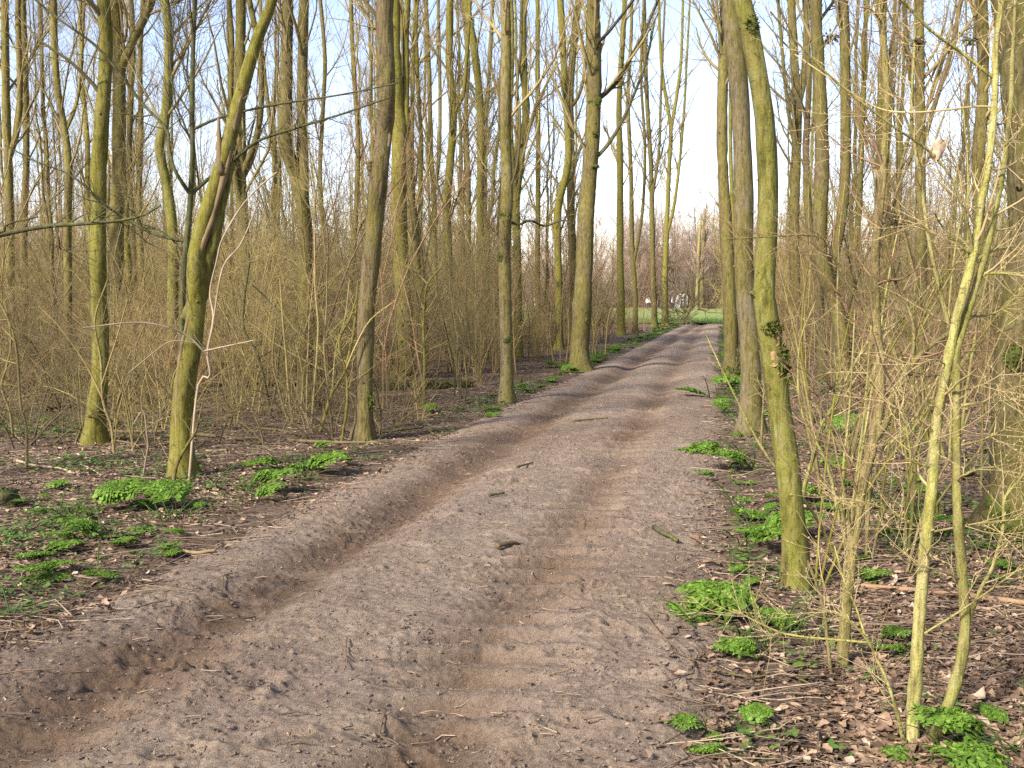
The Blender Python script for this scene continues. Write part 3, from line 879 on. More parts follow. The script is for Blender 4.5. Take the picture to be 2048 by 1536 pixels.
# --- right of the track
make_tree("straight mossy footed tree, farthest left of the three trunks right of the track", (1462, 754),
          [(1462, 756), (1461, 655), (1457, 552), (1451, 444), (1446, 342), (1444, 240), (1447, 103), (1449, -5)], 29, 17, 13, 'olive', z0=5.5,
          extras=chain(moss_at(1461, 742, 15, 16, 220, 0.5, "dark moss round the foot"), moss_at(1468, 762, 10, 8, 80, 0.5)))
make_tree("smooth straight trunk in the middle of the three right of the track", (1500, 868),
          [(1500, 870), (1502, 792), (1500, 690), (1491, 587), (1487, 512), (1487, 400), (1486, 342), (1480, 205), (1471, 103), (1461, -5)], 42, 34, 11, 'grey', z0=5, stubs=40, crown=(16, 60, 250))
make_tree("leaning green trunk with torn mossy scar, nearest right of the track", (1594, 1171),
          [(1595, 1174), (1592, 1103), (1585, 1026), (1577, 950), (1566, 870), (1555, 790), (1546, 720), (1538, 660), (1528, 590), (1531, 520), (1535, 440), (1536, 376), (1531, 256), (1517, 154), (1497, 51), (1482, -5)],
          52, 36, 8.5, 'bright', crown=(14, 40, 150), z0=4.5, stubs=26, flare=0.12,
          extras=chain(moss_at(1540, 655, 19, 14, 420, 0.75, None, 0.018), moss_at(1560, 715, 12, 28, 420, 0.6, None, 0.018), moss_at(1574, 752, 8, 22, 200, 0.3, None, 0.018),
                       moss_at(1500, 55, 10, 22, 160, 0.85, None, 0.02),
                       slab("torn_wood", [(1546, 655), (1549, 680), (1541, 705), (1545, 722)], 14, 0.02, 'wood', 0.97),
                       slab("torn_wood", [(1541, 722), (1547, 738), (1556, 752)], 21, 0.02, 'wood', 0.97), slab("broken_stub", [(1512, 590), (1503, 588), (1498, 584)], 12, 0.02, 'bright', 0.2)))
make_tree("thin tree squeezed between the first two trunks right of the track", (1473, 735), [(1473, 737), (1471, 600), (1466, 440), (1461, 300), (1462, 150), (1468, -5)], 9, 7, 14, 'mossy', z0=6)
make_tree("dark forked tree behind the leaning scarred trunk", (1594, 712), [(1594, 714), (1590, 600), (1588, 444), (1591, 342), (1594, 230), (1588, 120), (1582, -5)], 24, 16, 14, 'olive', z0=4, lb=16,
          forks=[dict(pts=[(1594, 225), (1606, 170), (1612, 80), (1613, -5)], w=(13, 9)), dict(pts=[(1592, 300), (1578, 230), (1566, 120), (1556, -5)], w=(8, 5))])
make_tree("double stemmed tree parting into two bare trunks low down on the right", (1690, 810),
          [(1691, 812), (1686, 740), (1684, 672), (1669, 604), (1651, 552), (1640, 500), (1641, 410), (1644, 308), (1641, 205), (1635, 103), (1632, -5)], 32, 24, 12, 'olive', z0=5,
          forks=[dict(pts=[(1658, 575), (1668, 510), (1684, 430), (1690, 342), (1691, 240), (1690, 103), (1685, -5)], w=(22, 17))], stubs=50)
make_tree("blurred brown trunk close beside the double stemmed tree", (1645, 760), [(1645, 762), (1642, 700), (1640, 640), (1636, 560), (1618, 440), (1612, 300), (1618, 160), (1612, -5)], 22, 8, 12, 'brown', z0=4)
make_tree("twiggy forked tree behind the pale shrub, right wood", (1838, 790), [(1838, 792), (1842, 650), (1842, 500), (1841, 342), (1840, 200), (1839, 100), (1838, -5)], 24, 18, 13, 'olive', z0=3.5, lb=20,
          forks=[dict(pts=[(1843, 300), (1872, 200), (1900, 110), (1924, -5)], w=(10, 5)), dict(pts=[(1841, 250), (1822, 160), (1812, 70), (1808, -5)], w=(9, 6))])
make_tree("straight grey green trunk between the pale shrub and the big right edge tree", (1968, 785), [(1968, 787), (1966, 700), (1962, 560), (1957, 400), (1958, 300), (1965, 200), (1966, 100), (1962, -5)], 26, 22, 13, 'olive', z0=4, lb=20)
make_tree("thick dark green trunk with mossy foot at the right edge", (2025, 1058),
          [(2022, 1062), (2030, 980), (2036, 900), (2038, 800), (2042, 700), (2058, 560), (2062, 440), (2056, 340), (2044, 200), (2030, 90), (2018, -5)], 112, 60, 10, 'deep', crown=(12, 40, 150), z0=4.6, stubs=24, flare=0.35,
          extras=chain(moss_at(1985, 1030, 26, 48, 420, 0.3, "thick green moss on the foot"), moss_at(2020, 1045, 60, 36, 500, 0.75), moss_at(2004, 712, 14, 26, 160, 0.75)))
make_tree("pale yellow straight trunk at the far side of the meadow", (1393, 618), [(1393, 620), (1394, 580), (1396, 520), (1400, 460)], 7, 5, 15, 'pale', 'twig_far_haze', z0=4, crown=(40, 400, 1600), stubs=0)
make_tree("big pinkish grey trunk at the far side of the meadow", (1404, 618), [(1404, 620), (1404, 580), (1403, 530), (1408, 470)], 11, 8, 17, 'grey', 'twig_far_haze', z0=4, crown=(50, 450, 1800), stubs=0)
make_tree("lone trunk at the track end standing left of the three right hand trunks", (1447, 633), [(1447, 635), (1446, 580), (1445, 520), (1443, 430), (1440, 350)], 7, 5, 17, 'olive', z0=4, crown=(30, 250, 1000), stubs=0)
make_tree("dark overhanging branch reaching in from the left edge", (-420, 1000), [(-420, 1002), (-416, 800), (-410, 600), (-400, 300), (-392, -5)], 40, 30, 9, 'dark', 'twig_dark', crown=(14, 60, 200), z0=4,
          limbs=[dict(pts=[(-408, 620), (-250, 545), (-110, 500), (0, 470), (100, 452), (180, 447), (250, 440), (300, 425), (322, 410)], w=(20, 4), n=14), dict(pts=[(-110, 498), (-20, 474), (40, 452), (110, 440)], w=(7, 3.5), n=10, depth=-0.3),
                 dict(pts=[(108, 448), (118, 480), (122, 498), (160, 508), (200, 526)], w=(4, 2.5), n=5)], name='bare_tree')

# ------------------------------------------------------------------ distant trees: a few kinds, copied
def gap_name(px):
    LM = [(365, "the leaning tree"), (615, "the twin stems"), (728, "the ridged brown tree"), (1013, "the pale trunk"), (1160, "the stout trackside tree"), (1335, "the tall V"), (1500, "the middle trunk"), (1690, "the double stemmed tree"), (1920, "the pale shrub")]
    if px < 365: return "left of the leaning tree"
    if px >= 1920: return "right of the pale shrub"
    for (a, na), (b, nb) in zip(LM, LM[1:]):
        if a <= px < b: return f"between {na} and {nb}"


def proto_tree(seed, H, r, mat, twig, n1, n2, n3, z0, twin=False, ang=(15, 40), blen=1.0, tw=1.0):
    rng = np.random.default_rng(seed)
    tb = MB(); cb = MB(); st = []
    for k in range(2 if twin else 1):
        z = np.linspace(-0.15, H * (1 - 0.08 * k), 28)
        wx = np.cumsum(rng.standard_normal(28)) * 0.035; wy = np.cumsum(rng.standard_normal(28)) * 0.035
        wx -= wx[0]; wy -= wy[0]
        lean = rng.standard_normal(2) * 0.02
        c = np.stack([wx + lean[0] * z, wy + lean[1] * z, z], 1)
        if k: c[:, 0] += np.clip(z - 1.2, 0, 3) * 0.14; rr = r * 0.75
        else: rr = r
        ra = 0.85 * rr * np.interp(z / H, [0, 0.3, 1], [1, 0.72, 0.08]); ra *= 1 + 0.4 * np.exp(-np.maximum(z, 0) / 0.15)
        tb.tubes(c, ra, 8, 0.04, rng); st.append((c, ra))
    P1 = []; R1 = []
    for c, ra in st:
        a, b = spawn(rng, c[None], ra[None], n1, z0 / H, 0.98, ang, (1.3 * blen, 3.4 * blen), 8, 0.42, 0.10, 0.09, 0.005, lt=0.55)
        P1.append(a); R1.append(np.minimum(b, 0.024))
    P1 = np.concatenate(P1); R1 = np.concatenate(R1)
    cb.tubes(P1, R1, 4)
    a, b = spawn(rng, P1, R1, n2, 0.1, 1, (18, 48), (0.5 * blen, 1.6 * blen), 6, 0.55, 0.09, 0.11, 0.0035 * tw); cb.tubes(a, b, 3)
    a, b = spawn(rng, a, b, n3, 0.1, 1, (18, 50), (0.2, 0.8), 4, 0.65, 0.05, 0.13, 0.0025 * tw); cb.tubes(a, b, 3)
    return tb.mesh("trunk", M[mat]), cb.mesh("crown", M[twig])


PT = [proto_tree(1, 15, 0.10, 'mossy', 'twig_olive', 34, 260, 1000, 1.8), proto_tree(2, 16.5, 0.12, 'olive', 'twig_brown', 30, 240, 1000, 2.5, True),
      proto_tree(3, 14, 0.075, 'olive', 'twig_olive', 34, 240, 950, 1.5, ang=(18, 55)), proto_tree(4, 17, 0.13, 'mossy', 'twig_olive', 34, 260, 1000, 2.5, ang=(14, 45)),
      proto_tree(5, 13, 0.06, 'grey', 'twig_brown', 28, 240, 1000, 1.5, True, (20, 55)), proto_tree(6, 15.5, 0.09, 'mossy', 'twig_brown', 34, 260, 1000, 2.0, ang=(14, 45))]
PF = [proto_tree(11, 17, 0.24, 'grey', 'twig_far_haze', 50, 600, 2600, 2.5, ang=(30, 70), blen=2.1, tw=3.2), proto_tree(12, 15, 0.18, 'olive', 'twig_far_haze', 46, 600, 2400, 2, True, (30, 65), 2.0, 3.2),
      proto_tree(13, 19, 0.22, 'grey', 'twig_far_haze', 54, 650, 2800, 3, ang=(25, 60), blen=2.2, tw=3.2)]
PROTO = {}


def place_proto(me, loc, rz, sc, name, label, group, cat='tree'):
    r = empty(name, loc); r.rotation_euler = (0, 0, rz); r.scale = (sc, sc, sc)
    for nm, mm in (("trunk", me[0]), ("crown", me[1])):
        c = bpy.data.objects.new(nm, mm); COL.objects.link(c); c.parent = r
    return tag(r, label, cat, group)


TAKEN = [tuple(o.location[:2]) for o in bpy.data.objects if o.type == 'EMPTY' and o.parent is None]
rg = np.random.default_rng(42)


def free(x, y, dmin):
    return all((x - a) ** 2 + (y - b) ** 2 > dmin ** 2 for a, b in TAKEN)


def in_meadow(x, y): return y > 62 and -4 + 0.0 * y < x < 40 + 0.5 * (y - 64) and to_px(x, y) > 985 and to_px(x, y) < 1475


n_l = n_r = 0; tries = 0
while (n_l < 82 or n_r < 34) and tries < 20000:
    tries += 1
    y = 20 + 85 * rg.random() ** 1.25
    px = rg.uniform(-90, 2140)
    x = (px - 1024) / F * y
    if in_meadow(x, y): continue
    left = x < xl(y)
    if not left and x < xr(y) + 2.2: continue
    if left and x > xl(y) - 1.2: continue
    if left and px > 1215 and y < 60: continue
    if 1365 < px < 1470 or any(abs(px - q) < 11 for q in (1053, 1068, 1112, 1296)): continue
    if left and n_l >= 82 or (not left and n_r >= 34): continue
    if not left and y < 26 and px < 1560: continue
    if not free(x, y, 1.1): continue
    TAKEN.append((x, y))
    if left: n_l += 1
    else: n_r += 1
    gname = gap_name(px)
    place_proto(PT[rg.integers(6)], (x, y, float(hf(x, y))), rg.uniform(0, 6.28), rg.uniform(0.8, 1.15), 'distant_tree',
                f"one of the slim bare background trees {gname}", f"slim background trees {gname}")
# the far side of the meadow
n = 0; tries = 0
while n < 90 and tries < 6000:
    tries += 1
    y = rg.uniform(160, 205); px = rg.uniform(900, 1620) if n < 45 else rg.uniform(1230, 1490); x = (px - 1024) / F * y
    if not free(x, y, 3.0): continue
    TAKEN.append((x, y)); n += 1
    side = "left of the tall V" if px < 1335 else "right of the tall V"
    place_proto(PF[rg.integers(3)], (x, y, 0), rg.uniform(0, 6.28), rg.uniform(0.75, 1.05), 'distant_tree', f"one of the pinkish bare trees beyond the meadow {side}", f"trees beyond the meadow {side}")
# deepest trees of the wood on either side of the meadow
n = 0; tries = 0
while n < 60 and tries < 4000:
    tries += 1
    y = rg.uniform(105, 160); px = rg.uniform(-120, 2160); x = (px - 1024) / F * y
    if 930 < px < 1500 or not free(x, y, 2.5): continue
    TAKEN.append((x, y)); n += 1
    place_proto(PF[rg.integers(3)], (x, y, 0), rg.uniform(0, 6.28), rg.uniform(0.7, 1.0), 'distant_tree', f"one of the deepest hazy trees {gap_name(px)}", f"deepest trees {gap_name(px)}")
# neighbours behind the camera's left shoulder, whose shade falls on the track
for (x, y, k) in ((-9.5, -3.5, 3), (-11, -7, 0), (-13.0, -5, 1), (-8.0, -9.0, 3), (-6.6, -7.0, 5), (-15, -9, 0), (-11.5, -1.0, 5), (-8.6, -12, 1)):
    if k in (1, 5): continue
    place_proto(PT[k], (x, y, 0), rg.uniform(0, 6.28), 0.85, 'nearby_tree', "one of the bare trees left of the camera shading the track", "trees shading the track")

# ------------------------------------------------------------------ understorey shrubs
def shrub_mesh(seed, H, ns, n2, n3, mat, spread=0.28, lean=(4, 34), tw=1.0):
    rng = np.random.default_rng(seed)
    mb = MB()
    b0 = np.stack([rng.normal(0, spread * 0.5, ns), rng.normal(0, spread * 0.5, ns), np.full(ns, -0.1)], 1)
    an = np.radians(rng.uniform(*lean, ns)); az = rng.uniform(0, 6.283, ns)
    d = np.stack([np.sin(an) * np.cos(az), np.sin(an) * np.sin(az), np.cos(an)], 1)
    L = H * rng.uniform(0.6, 1.1, ns)
    pts = np.empty((ns, 10, 3)); pts[:, 0] = b0
    for k in range(1, 10):
        d = nrm(d + 0.08 * rng.standard_normal((ns, 3)) + np.array([0, 0, -0.012 * k]))
        pts[:, k] = pts[:, k - 1] + d * (L / 9)[:, None]
    r = rng.uniform(0.008, 0.019, ns)[:, None] * np.linspace(1, 0.25, 10)[None]
    mb.tubes(pts, r, 5)
    a, b = spawn(rng, pts, r, n2, 0.15, 1, (25, 70), (0.4, 1.5), 7, 0.55, 0.05, 0.14, 0.0028 * tw, lt=0.4); mb.tubes(a, b, 4)
    a, b = spawn(rng, a, b, n3, 0.05, 1, (25, 70), (0.12, 0.6), 5, 0.65, 0.03, 0.16, 0.0018 * tw); mb.tubes(a, b, 3)
    return mb


SH = [shrub_mesh(201, 2.6, 13, 190, 1250, 'twig_brown').mesh("bare_shrub", M['twig_brown']), shrub_mesh(202, 3.2, 12, 200, 1300, 'twig_olive').mesh("bare_shrub", M['twig_olive']),
      shrub_mesh(203, 2.2, 15, 170, 1100, 'twig_brown', 0.4, (5, 45)).mesh("bare_shrub", M['twig_red']), shrub_mesh(204, 3.6, 11, 210, 1350, 'twig_olive', 0.25, (3, 24)).mesh("bare_shrub", M['twig_olive']),
      shrub_mesh(205, 1.7, 12, 130, 800, 'twig_red', 0.35, (5, 50)).mesh("bare_shrub", M['twig_dusk'])]


SH.append(shrub_mesh(206, 3.0, 14, 130, 500, None, 0.5, (10, 55), 5.0).mesh("bare_shrub", M['twig_dusk']))


def put_shrub(k, x, y, sc, label, group):
    o = bpy.data.objects.new("bare_shrub", SH[k]); COL.objects.link(o)
    o.location = (x, y, float(hf(x, y))); o.rotation_euler = (0, 0, rg.uniform(0, 6.28)); o.scale = (sc, sc, sc * rg.uniform(0.9, 1.1))
    tag(o, label, "shrub", group)


TK = []
n_l = n_r = tries = 0
NL, NR = 225, 70
while (n_l < NL or n_r < NR) and tries < 30000:
    tries += 1
    y = 13.5 + 46 * rg.random() ** 1.3
    px = rg.uniform(-120, 2160); x = (px - 1024) / F * y
    left = x < xl(y) - 1.6
    if not left and x < xr(y) + 1.7: continue
    if left and (n_l >= NL or (px > 560 and y < 17)): continue
    if not left and (n_r >= NR or px < 1530): continue
    if in_meadow(x, y) or not all((x - a) ** 2 + (y - b) ** 2 > 0.8 for a, b in TK): continue
    if left and px > 1100 and rg.random() < 0.3: continue
    TK.append((x, y))
    if left: n_l += 1
    else: n_r += 1
    gname = gap_name(px)
    see = y > 16 and any(abs(px - q) < 40 + 900 / y for q in (1053, 1066, 1112, 1296, 1350))
    put_shrub(rg.integers(5), x, y, rg.uniform(0.75, 1.1) * (1.35 if y > 24 and rg.random() < 0.5 and not see else 1) * (0.42 if see else 0.8 if px > 1020 and left else 1), f"one of the bare thicket shrubs {gname}", f"thicket shrubs {gname}")
UP_ = [shrub_mesh(220, 4.6, 4, 60, 420, None, 0.5, (0.5, 8)).mesh("upright_sapling", M['twig_brown']), shrub_mesh(221, 5.6, 3, 60, 420, None, 0.6, (0.5, 7)).mesh("upright_sapling", M['twig_olive']),
       shrub_mesh(222, 3.8, 6, 60, 420, None, 0.7, (0.5, 10)).mesh("upright_sapling", M['twig_dusk']), shrub_mesh(223, 5.0, 5, 70, 450, None, 0.8, (0.5, 9)).mesh("upright_sapling", M['twig_red'])]
n = tries = 0
while n < 295 and tries < 16000:
    tries += 1
    y = 13.5 + 40 * rg.random() ** 1.2; px = rg.uniform(-100, 2150) if n < 170 or n > 240 else rg.uniform(960, 1260); x = (px - 1024) / F * y
    if xl(y) - 1.3 < x < xr(y) + 1.7 or in_meadow(x, y) or (x > xr(y) and px < 1530) or (x < xl(y) and px < 620 and y < 15) or any(abs(px - q) < 13 for q in (1053, 1068, 1112, 1296)): continue
    if not all((x - a) ** 2 + (y - b) ** 2 > 0.5 for a, b in TK): continue
    TK.append((x, y)); n += 1
    o = bpy.data.objects.new("upright_sapling", UP_[rg.integers(4)]); COL.objects.link(o); sc = rg.uniform(0.75, 1.25) if n <= 170 else rg.uniform(1.15, 1.6) if n > 241 else rg.uniform(0.4, 0.75)
    o.location = (x, y, float(hf(x, y))); o.rotation_euler = (0, 0, rg.uniform(0, 6.28)); o.scale = (sc, sc, sc)
    tag(o, f"one of the thin upright shoots {gap_name(px)}", "sapling", f"upright shoots {gap_name(px)}")
for (px, y, k, sc, lab) in ((1358, 62, 5, 1.7, "arching bare bush leaning over the end of the track"), (1322, 57, 5, 0.6, "low bush at the left of the track end"), (1230, 47, 2, 0.9, "low reddish bush by the first slender trackside tree")):
    put_shrub(k, (px - 1024) / F * y, y, sc, lab, None)

SH.append(shrub_mesh(207, 1.8, 7, 46, 200, None, 0.3, (4, 40)).mesh("bare_shrub", M['twig_brown'])); SH.append(shrub_mesh(208, 1.3, 6, 40, 170, None, 0.3, (8, 55)).mesh("bare_shrub", M['twig_dusk']))
n = tries = 0
while n < 24 and tries < 3000:
    tries += 1
    y = rg.uniform(10.6, 14); px = rg.uniform(-80, 960); x = (px - 1024) / F * y
    if x > xl(y) - 1.0 or not all((x - a) ** 2 + (y - b) ** 2 > 0.2 for a, b in TK): continue
    TK.append((x, y)); n += 1
    put_shrub(6 + n % 2, x, y, rg.uniform(0.55, 1.0), f"one of the low sparse bushes {gap_name(px)}", f"low sparse bushes {gap_name(px)}")

# the thicket farther back reads as one mass
def merge(protos, spots, name, mat, label):
    Vs = []; Qs = []; n = 0
    for (k, x, y, z, rz, sc) in spots:
        mb = protos[k]
        V = np.concatenate(mb.V); Q = np.concatenate(mb.Q)
        c, s_ = math.cos(rz), math.sin(rz)
        V2 = np.stack([V[:, 0] * c - V[:, 1] * s_, V[:, 0] * s_ + V[:, 1] * c, V[:, 2]], 1) * sc + np.array([x, y, z])
        Vs.append(V2); Qs.append(Q + n); n += len(V)
    o = bpy.data.objects.new(name, mesh_from(name, np.concatenate(Vs), np.concatenate(Qs), None, mat)); COL.objects.link(o)
    return tag(o, label, kind="stuff")


far_pr = [shrub_mesh(210 + k, 3.6, 10, 90, 420, None, 0.5, (4, 34), 2.4) for k in range(3)]
spots = []
for k in range(4000):
    if len(spots) >= 420: break
    y = rg.uniform(50, 112); px = rg.uniform(-100, 2150); x = (px - 1024) / F * y
    if in_meadow(x, y) or (1020 < px < 1500 and y < 64) or (xl(y) - 1.5 < x < xr(y) + 1.5 and y < 84) or 1380 < px < 1475 and y < 118: continue
    spots.append((rg.integers(3), x, y, 0, rg.uniform(0, 6.28), rg.uniform(0.9, 2.1)))
merge(far_pr, spots, "distant_thicket", M['twig_brown'], "brown thicket massed behind the trees")
spots = [(rg.integers(3), (px - 1024) / F * y, y, 0, rg.uniform(0, 6.28), rg.uniform(1.3, 2.8)) for px, y in zip(rg.uniform(860, 1660, 300), rg.uniform(160, 200, 300))]
merge(far_pr, spots, "meadow_edge_thicket", M['twig_far_haze'], "pinkish brown undergrowth along the far meadow edge")

# ------------------------------------------------------------------ saplings drawn from the photo
def sapling(label, base, stems, mat='stem', twig='twig_brown', ntw=12, name='sapling', cat='sapling', group=None, Yb=None, buds=True, tl=(0.15, 0.7)):
    """stems: (pts, w0, w1[, depth]) ; the first starts at the ground"""
    GN[0] += 1
    rng = np.random.default_rng(5000 + GN[0])
    g = G(*base)
    if Yb: g = np.array([(base[0] - 1024) / F * Yb, Yb, 0])
    Yb = g[1]; k = Yb / F
    root = empty(name, (g[0], g[1], float(hf(g[0], g[1])))); org = np.array(root.location)
    tag(root, label, cat, group)
    allc = []; tw = MB()
    for j, st in enumerate(stems):
        pts, w0, w1 = st[:3]
        ln = px_line(pts, Yb, 0.01 * Yb ** 0.5, rng)
        off = st[3] if len(st) > 3 else rng.uniform(-0.15, 0.15)
        if allc and not (len(st) > 4 and st[4] == 'ground'):
            ap = np.concatenate(allc); q = np.argmin(np.linalg.norm(ap[:, [0, 2]] - ln[0][[0, 2]], axis=1))
            if np.linalg.norm(ap[q] - ln[0]) < 0.6:
                sh = ap[q] - ln[0]; ln = ln + sh * np.linspace(1, 0.1, len(ln))[:, None]
                ln[:, 1] += np.linspace(0, off, len(ln))
        else:
            ln[0, 2] = org[2] - 0.06
        n = max(10, len(ln) * 5); c = catmull(ln, n); r = np.linspace(w0, w1, n) * k / 2 * (0.86 if name == 'pale_shrub' else 1.0)
        r *= 1 + 0.05 * rng.standard_normal(n)
        mb = MB(); mb.tubes(c, r, 9 if w0 > 12 else 6, 0.03, rng)
        if buds:
            a, b = spawn(rng, c[None], r[None], max(4, int(n * 0.8)), 0.05, 0.98, (50, 90), (0.012, 0.03), 3, 0.5, 0.1, 0.1, 0.0022)
            d = nrm(a[:, 1] - a[:, 0]); a = a + d[:, None] * 0.0; mb.tubes(a, b, 4)
        mb.obj("stem", M[mat] if w0 > 5 else M[twig], root, org)
        allc.append(c)
        nn = max(2, int(ntw * (1 if w0 > 5 else 0.6)))
        a, b = spawn(rng, c[None], r[None], nn, 0.25, 1, (30, 75), tl, 7, 0.45, 0.05, 0.12, 0.0016); tw.tubes(a, b, 4)
        a2, b2 = spawn(rng, a, b, nn * 3, 0.2, 1, (30, 70), (0.05, 0.3), 4, 0.7, 0.05, 0.14, 0.0012); tw.tubes(a2, b2, 3)
        # swelling buds along the side twigs
        a3, b3 = spawn(rng, np.concatenate([a[:, ::2], a2]), np.concatenate([b[:, ::2], b2]), nn * 6, 0.2, 1, (20, 60), (0.010, 0.018), 3, 1.0, 0.2, 0.1, 0.0022)
        b3 = b3[:, :1] * np.array([[0.6, 1.1, 0.3]]); tw.tubes(a3, b3, 4)
    tw.obj("crown", M[twig], root, org)
    return root


sapling("pale curved sapling close to the left edge", (53, 945), [([(53, 947), (53, 859), (41, 808), (34, 705), (20, 647), (-5, 595)], 6, 4), ([(36, 730), (10, 725), (-20, 715)], 3, 2)])
sapling("short crooked sapling left of the pale curved one", (27, 878), [([(27, 880), (20, 825), (3, 773), (14, 732), (22, 680), (10, 600)], 5, 3)])
sapling("bent sapling in front of the slim mossy tree", (229, 912), [([(229, 914), (222, 852), (205, 797), (202, 720), (190, 640), (215, 560)], 6, 3), ([(205, 790), (170, 720), (120, 650), (80, 610)], 4, 2), ([(204, 770), (235, 680), (260, 600)], 4, 2)], twig='twig_brown', ntw=16)
sapling("dark crooked sapling right of the leaning tree", (543, 838), [([(543, 840), (530, 769), (515, 709), (496, 678), (486, 647), (488, 600), (500, 520)], 7, 4), ([(540, 820), (555, 760), (560, 700), (569, 644), (540, 600), (510, 570)], 5, 3), ([(518, 715), (560, 690), (620, 660)], 3, 2)], 'dark', 'twig_dark', 20)
sapling("bundle of brown shoots left of the twin stemmed trunk", (582, 846), [([(582, 848), (567, 816), (556, 770), (545, 720), (552, 640)], 5, 3), ([(588, 845), (578, 790), (571, 699), (566, 644), (560, 560)], 5, 3, 0.1, 'ground'), ([(596, 846), (606, 760), (590, 680)], 4, 2, 0.1, 'ground')], 'olive', 'twig_brown', 14)
sapling("yellow green sapling left of the ridged brown tree", (637, 866), [([(637, 868), (660, 798), (676, 767), (690, 740), (708, 660), (716, 560)], 9, 4), ([(664, 790), (672, 700), (690, 640), (700, 560)], 5, 3)], 'mossy', 'twig_olive', 16)
sapling("thin sapling touching the left side of the ridged brown tree", (681, 886), [([(681, 888), (694, 808), (692, 743), (679, 699), (681, 673), (699, 639), (712, 600)], 6, 4), ([(692, 740), (712, 690), (740, 640), (790, 600)], 4, 2)], 'mossy', 'twig_olive', 16)
sapling("thin forked sapling between the ridged brown tree and the pale trunk", (847, 822), [([(847, 824), (849, 740), (847, 655), (851, 587), (858, 563), (882, 535)], 8, 4), ([(856, 572), (838, 552), (820, 539), (790, 520)], 4, 2), ([(848, 760), (832, 800), (826, 848)], 3, 2)], 'mossy', 'twig_brown', 22)
sapling("low tangle of pale broken shoots left of the pale trunk", (838, 838), [([(838, 840), (832, 800), (826, 760)], 4, 2), ([(842, 842), (852, 815), (870, 790)], 3, 1.5, 0.1, 'ground')], 'dead', 'twig_brown', 10)
sapling("pale shoots at the foot of the stout trackside tree", (1121, 735), [([(1121, 737), (1121, 655), (1128, 552)], 4, 2), ([(1110, 740), (1100, 670), (1104, 600)], 4, 2, 0.1, 'ground'), ([(1130, 736), (1138, 670), (1134, 610)], 3.5, 2, 0.1, 'ground')], 'stem', 'twig_brown', 14)
sapling("shoots right of the stout trackside tree", (1184, 716), [([(1184, 718), (1193, 641), (1204, 590)], 4, 2), ([(1192, 714), (1186, 650), (1176, 600)], 3, 2, 0.1, 'ground'), ([(1210, 700), (1216, 640), (1230, 600)], 3, 2, 0.1, 'ground')], 'stem', 'twig_brown', 16)
sapling("thin stem right beside the middle trunk", (1526, 912), [([(1526, 914), (1523, 863), (1528, 781), (1520, 700)], 6, 3)], 'stem', 'twig_olive', 6)
sapling("pale leaning stems behind the scarred trunk", (1600, 985), [([(1598, 990), (1612, 960), (1638, 888), (1664, 829), (1688, 766), (1720, 710), (1746, 672), (1800, 640), (1870, 560)], 10, 4), ([(1622, 930), (1640, 850), (1668, 790), (1660, 700)], 7, 3), ([(1660, 838), (1700, 780), (1760, 690), (1830, 620)], 5, 3)], 'pale', 'twig_pale', 20, Yb=7.6)
sapling("ribbed brown sapling left of the pale shrub, tall and nearly upright", (1686, 1328),
        [([(1686, 1332), (1690, 1248), (1705, 1093), (1723, 976), (1746, 888), (1759, 800), (1760, 722), (1754, 664), (1751, 576), (1752, 488), (1761, 400), (1770, 293), (1773, 190), (1764, 59), (1750, -8)], 25, 12),
         ([(1748, 885), (1770, 848), (1782, 790), (1811, 737), (1849, 693), (1893, 661), (1930, 630)], 15, 8), ([(1757, 480), (1770, 523), (1788, 593), (1808, 617), (1823, 664), (1823, 731)][::-1], 6, 5),
         ([(1753, 672), (1700, 590), (1660, 520), (1640, 485), (1600, 475), (1528, 478), (1444, 482)], 7, 3), ([(1708, 1075), (1690, 1000), (1672, 930), (1650, 850), (1620, 800), (1600, 735)], 7, 3),
         ([(1752, 480), (1780, 448), (1790, 390), (1811, 337), (1834, 278), (1852, 205), (1880, 110)], 7, 4), ([(1758, 700), (1702, 640), (1650, 560), (1600, 530)], 4, 2), ([(1690, 1250), (1692, 1100), (1680, 1000), (1660, 930)], 6, 3),
         ([(1772, 240), (1776, 150), (1790, 60), (1810, -8)], 6, 4), ([(1736, 920), (1752, 830), (1790, 740)], 5, 3)], 'stem', 'twig_red', 16)
sapling("yellow stem behind the pale shrub", (1826, 1018), [([(1826, 1020), (1823, 964), (1831, 903), (1846, 850), (1843, 750), (1849, 699), (1843, 664), (1840, 593), (1829, 546), (1802, 438), (1796, 360), (1826, 250)], 10, 5), ([(1832, 900), (1850, 800), (1880, 700), (1930, 620)], 5, 3)], 'stem', 'twig_olive', 18)
sapling("thin stem at the foot of the thick right edge tree", (1962, 985), [([(1962, 988), (1964, 900), (1966, 820), (1975, 700), (1990, 560)], 6, 3)], 'stem', 'twig_pale', 10)
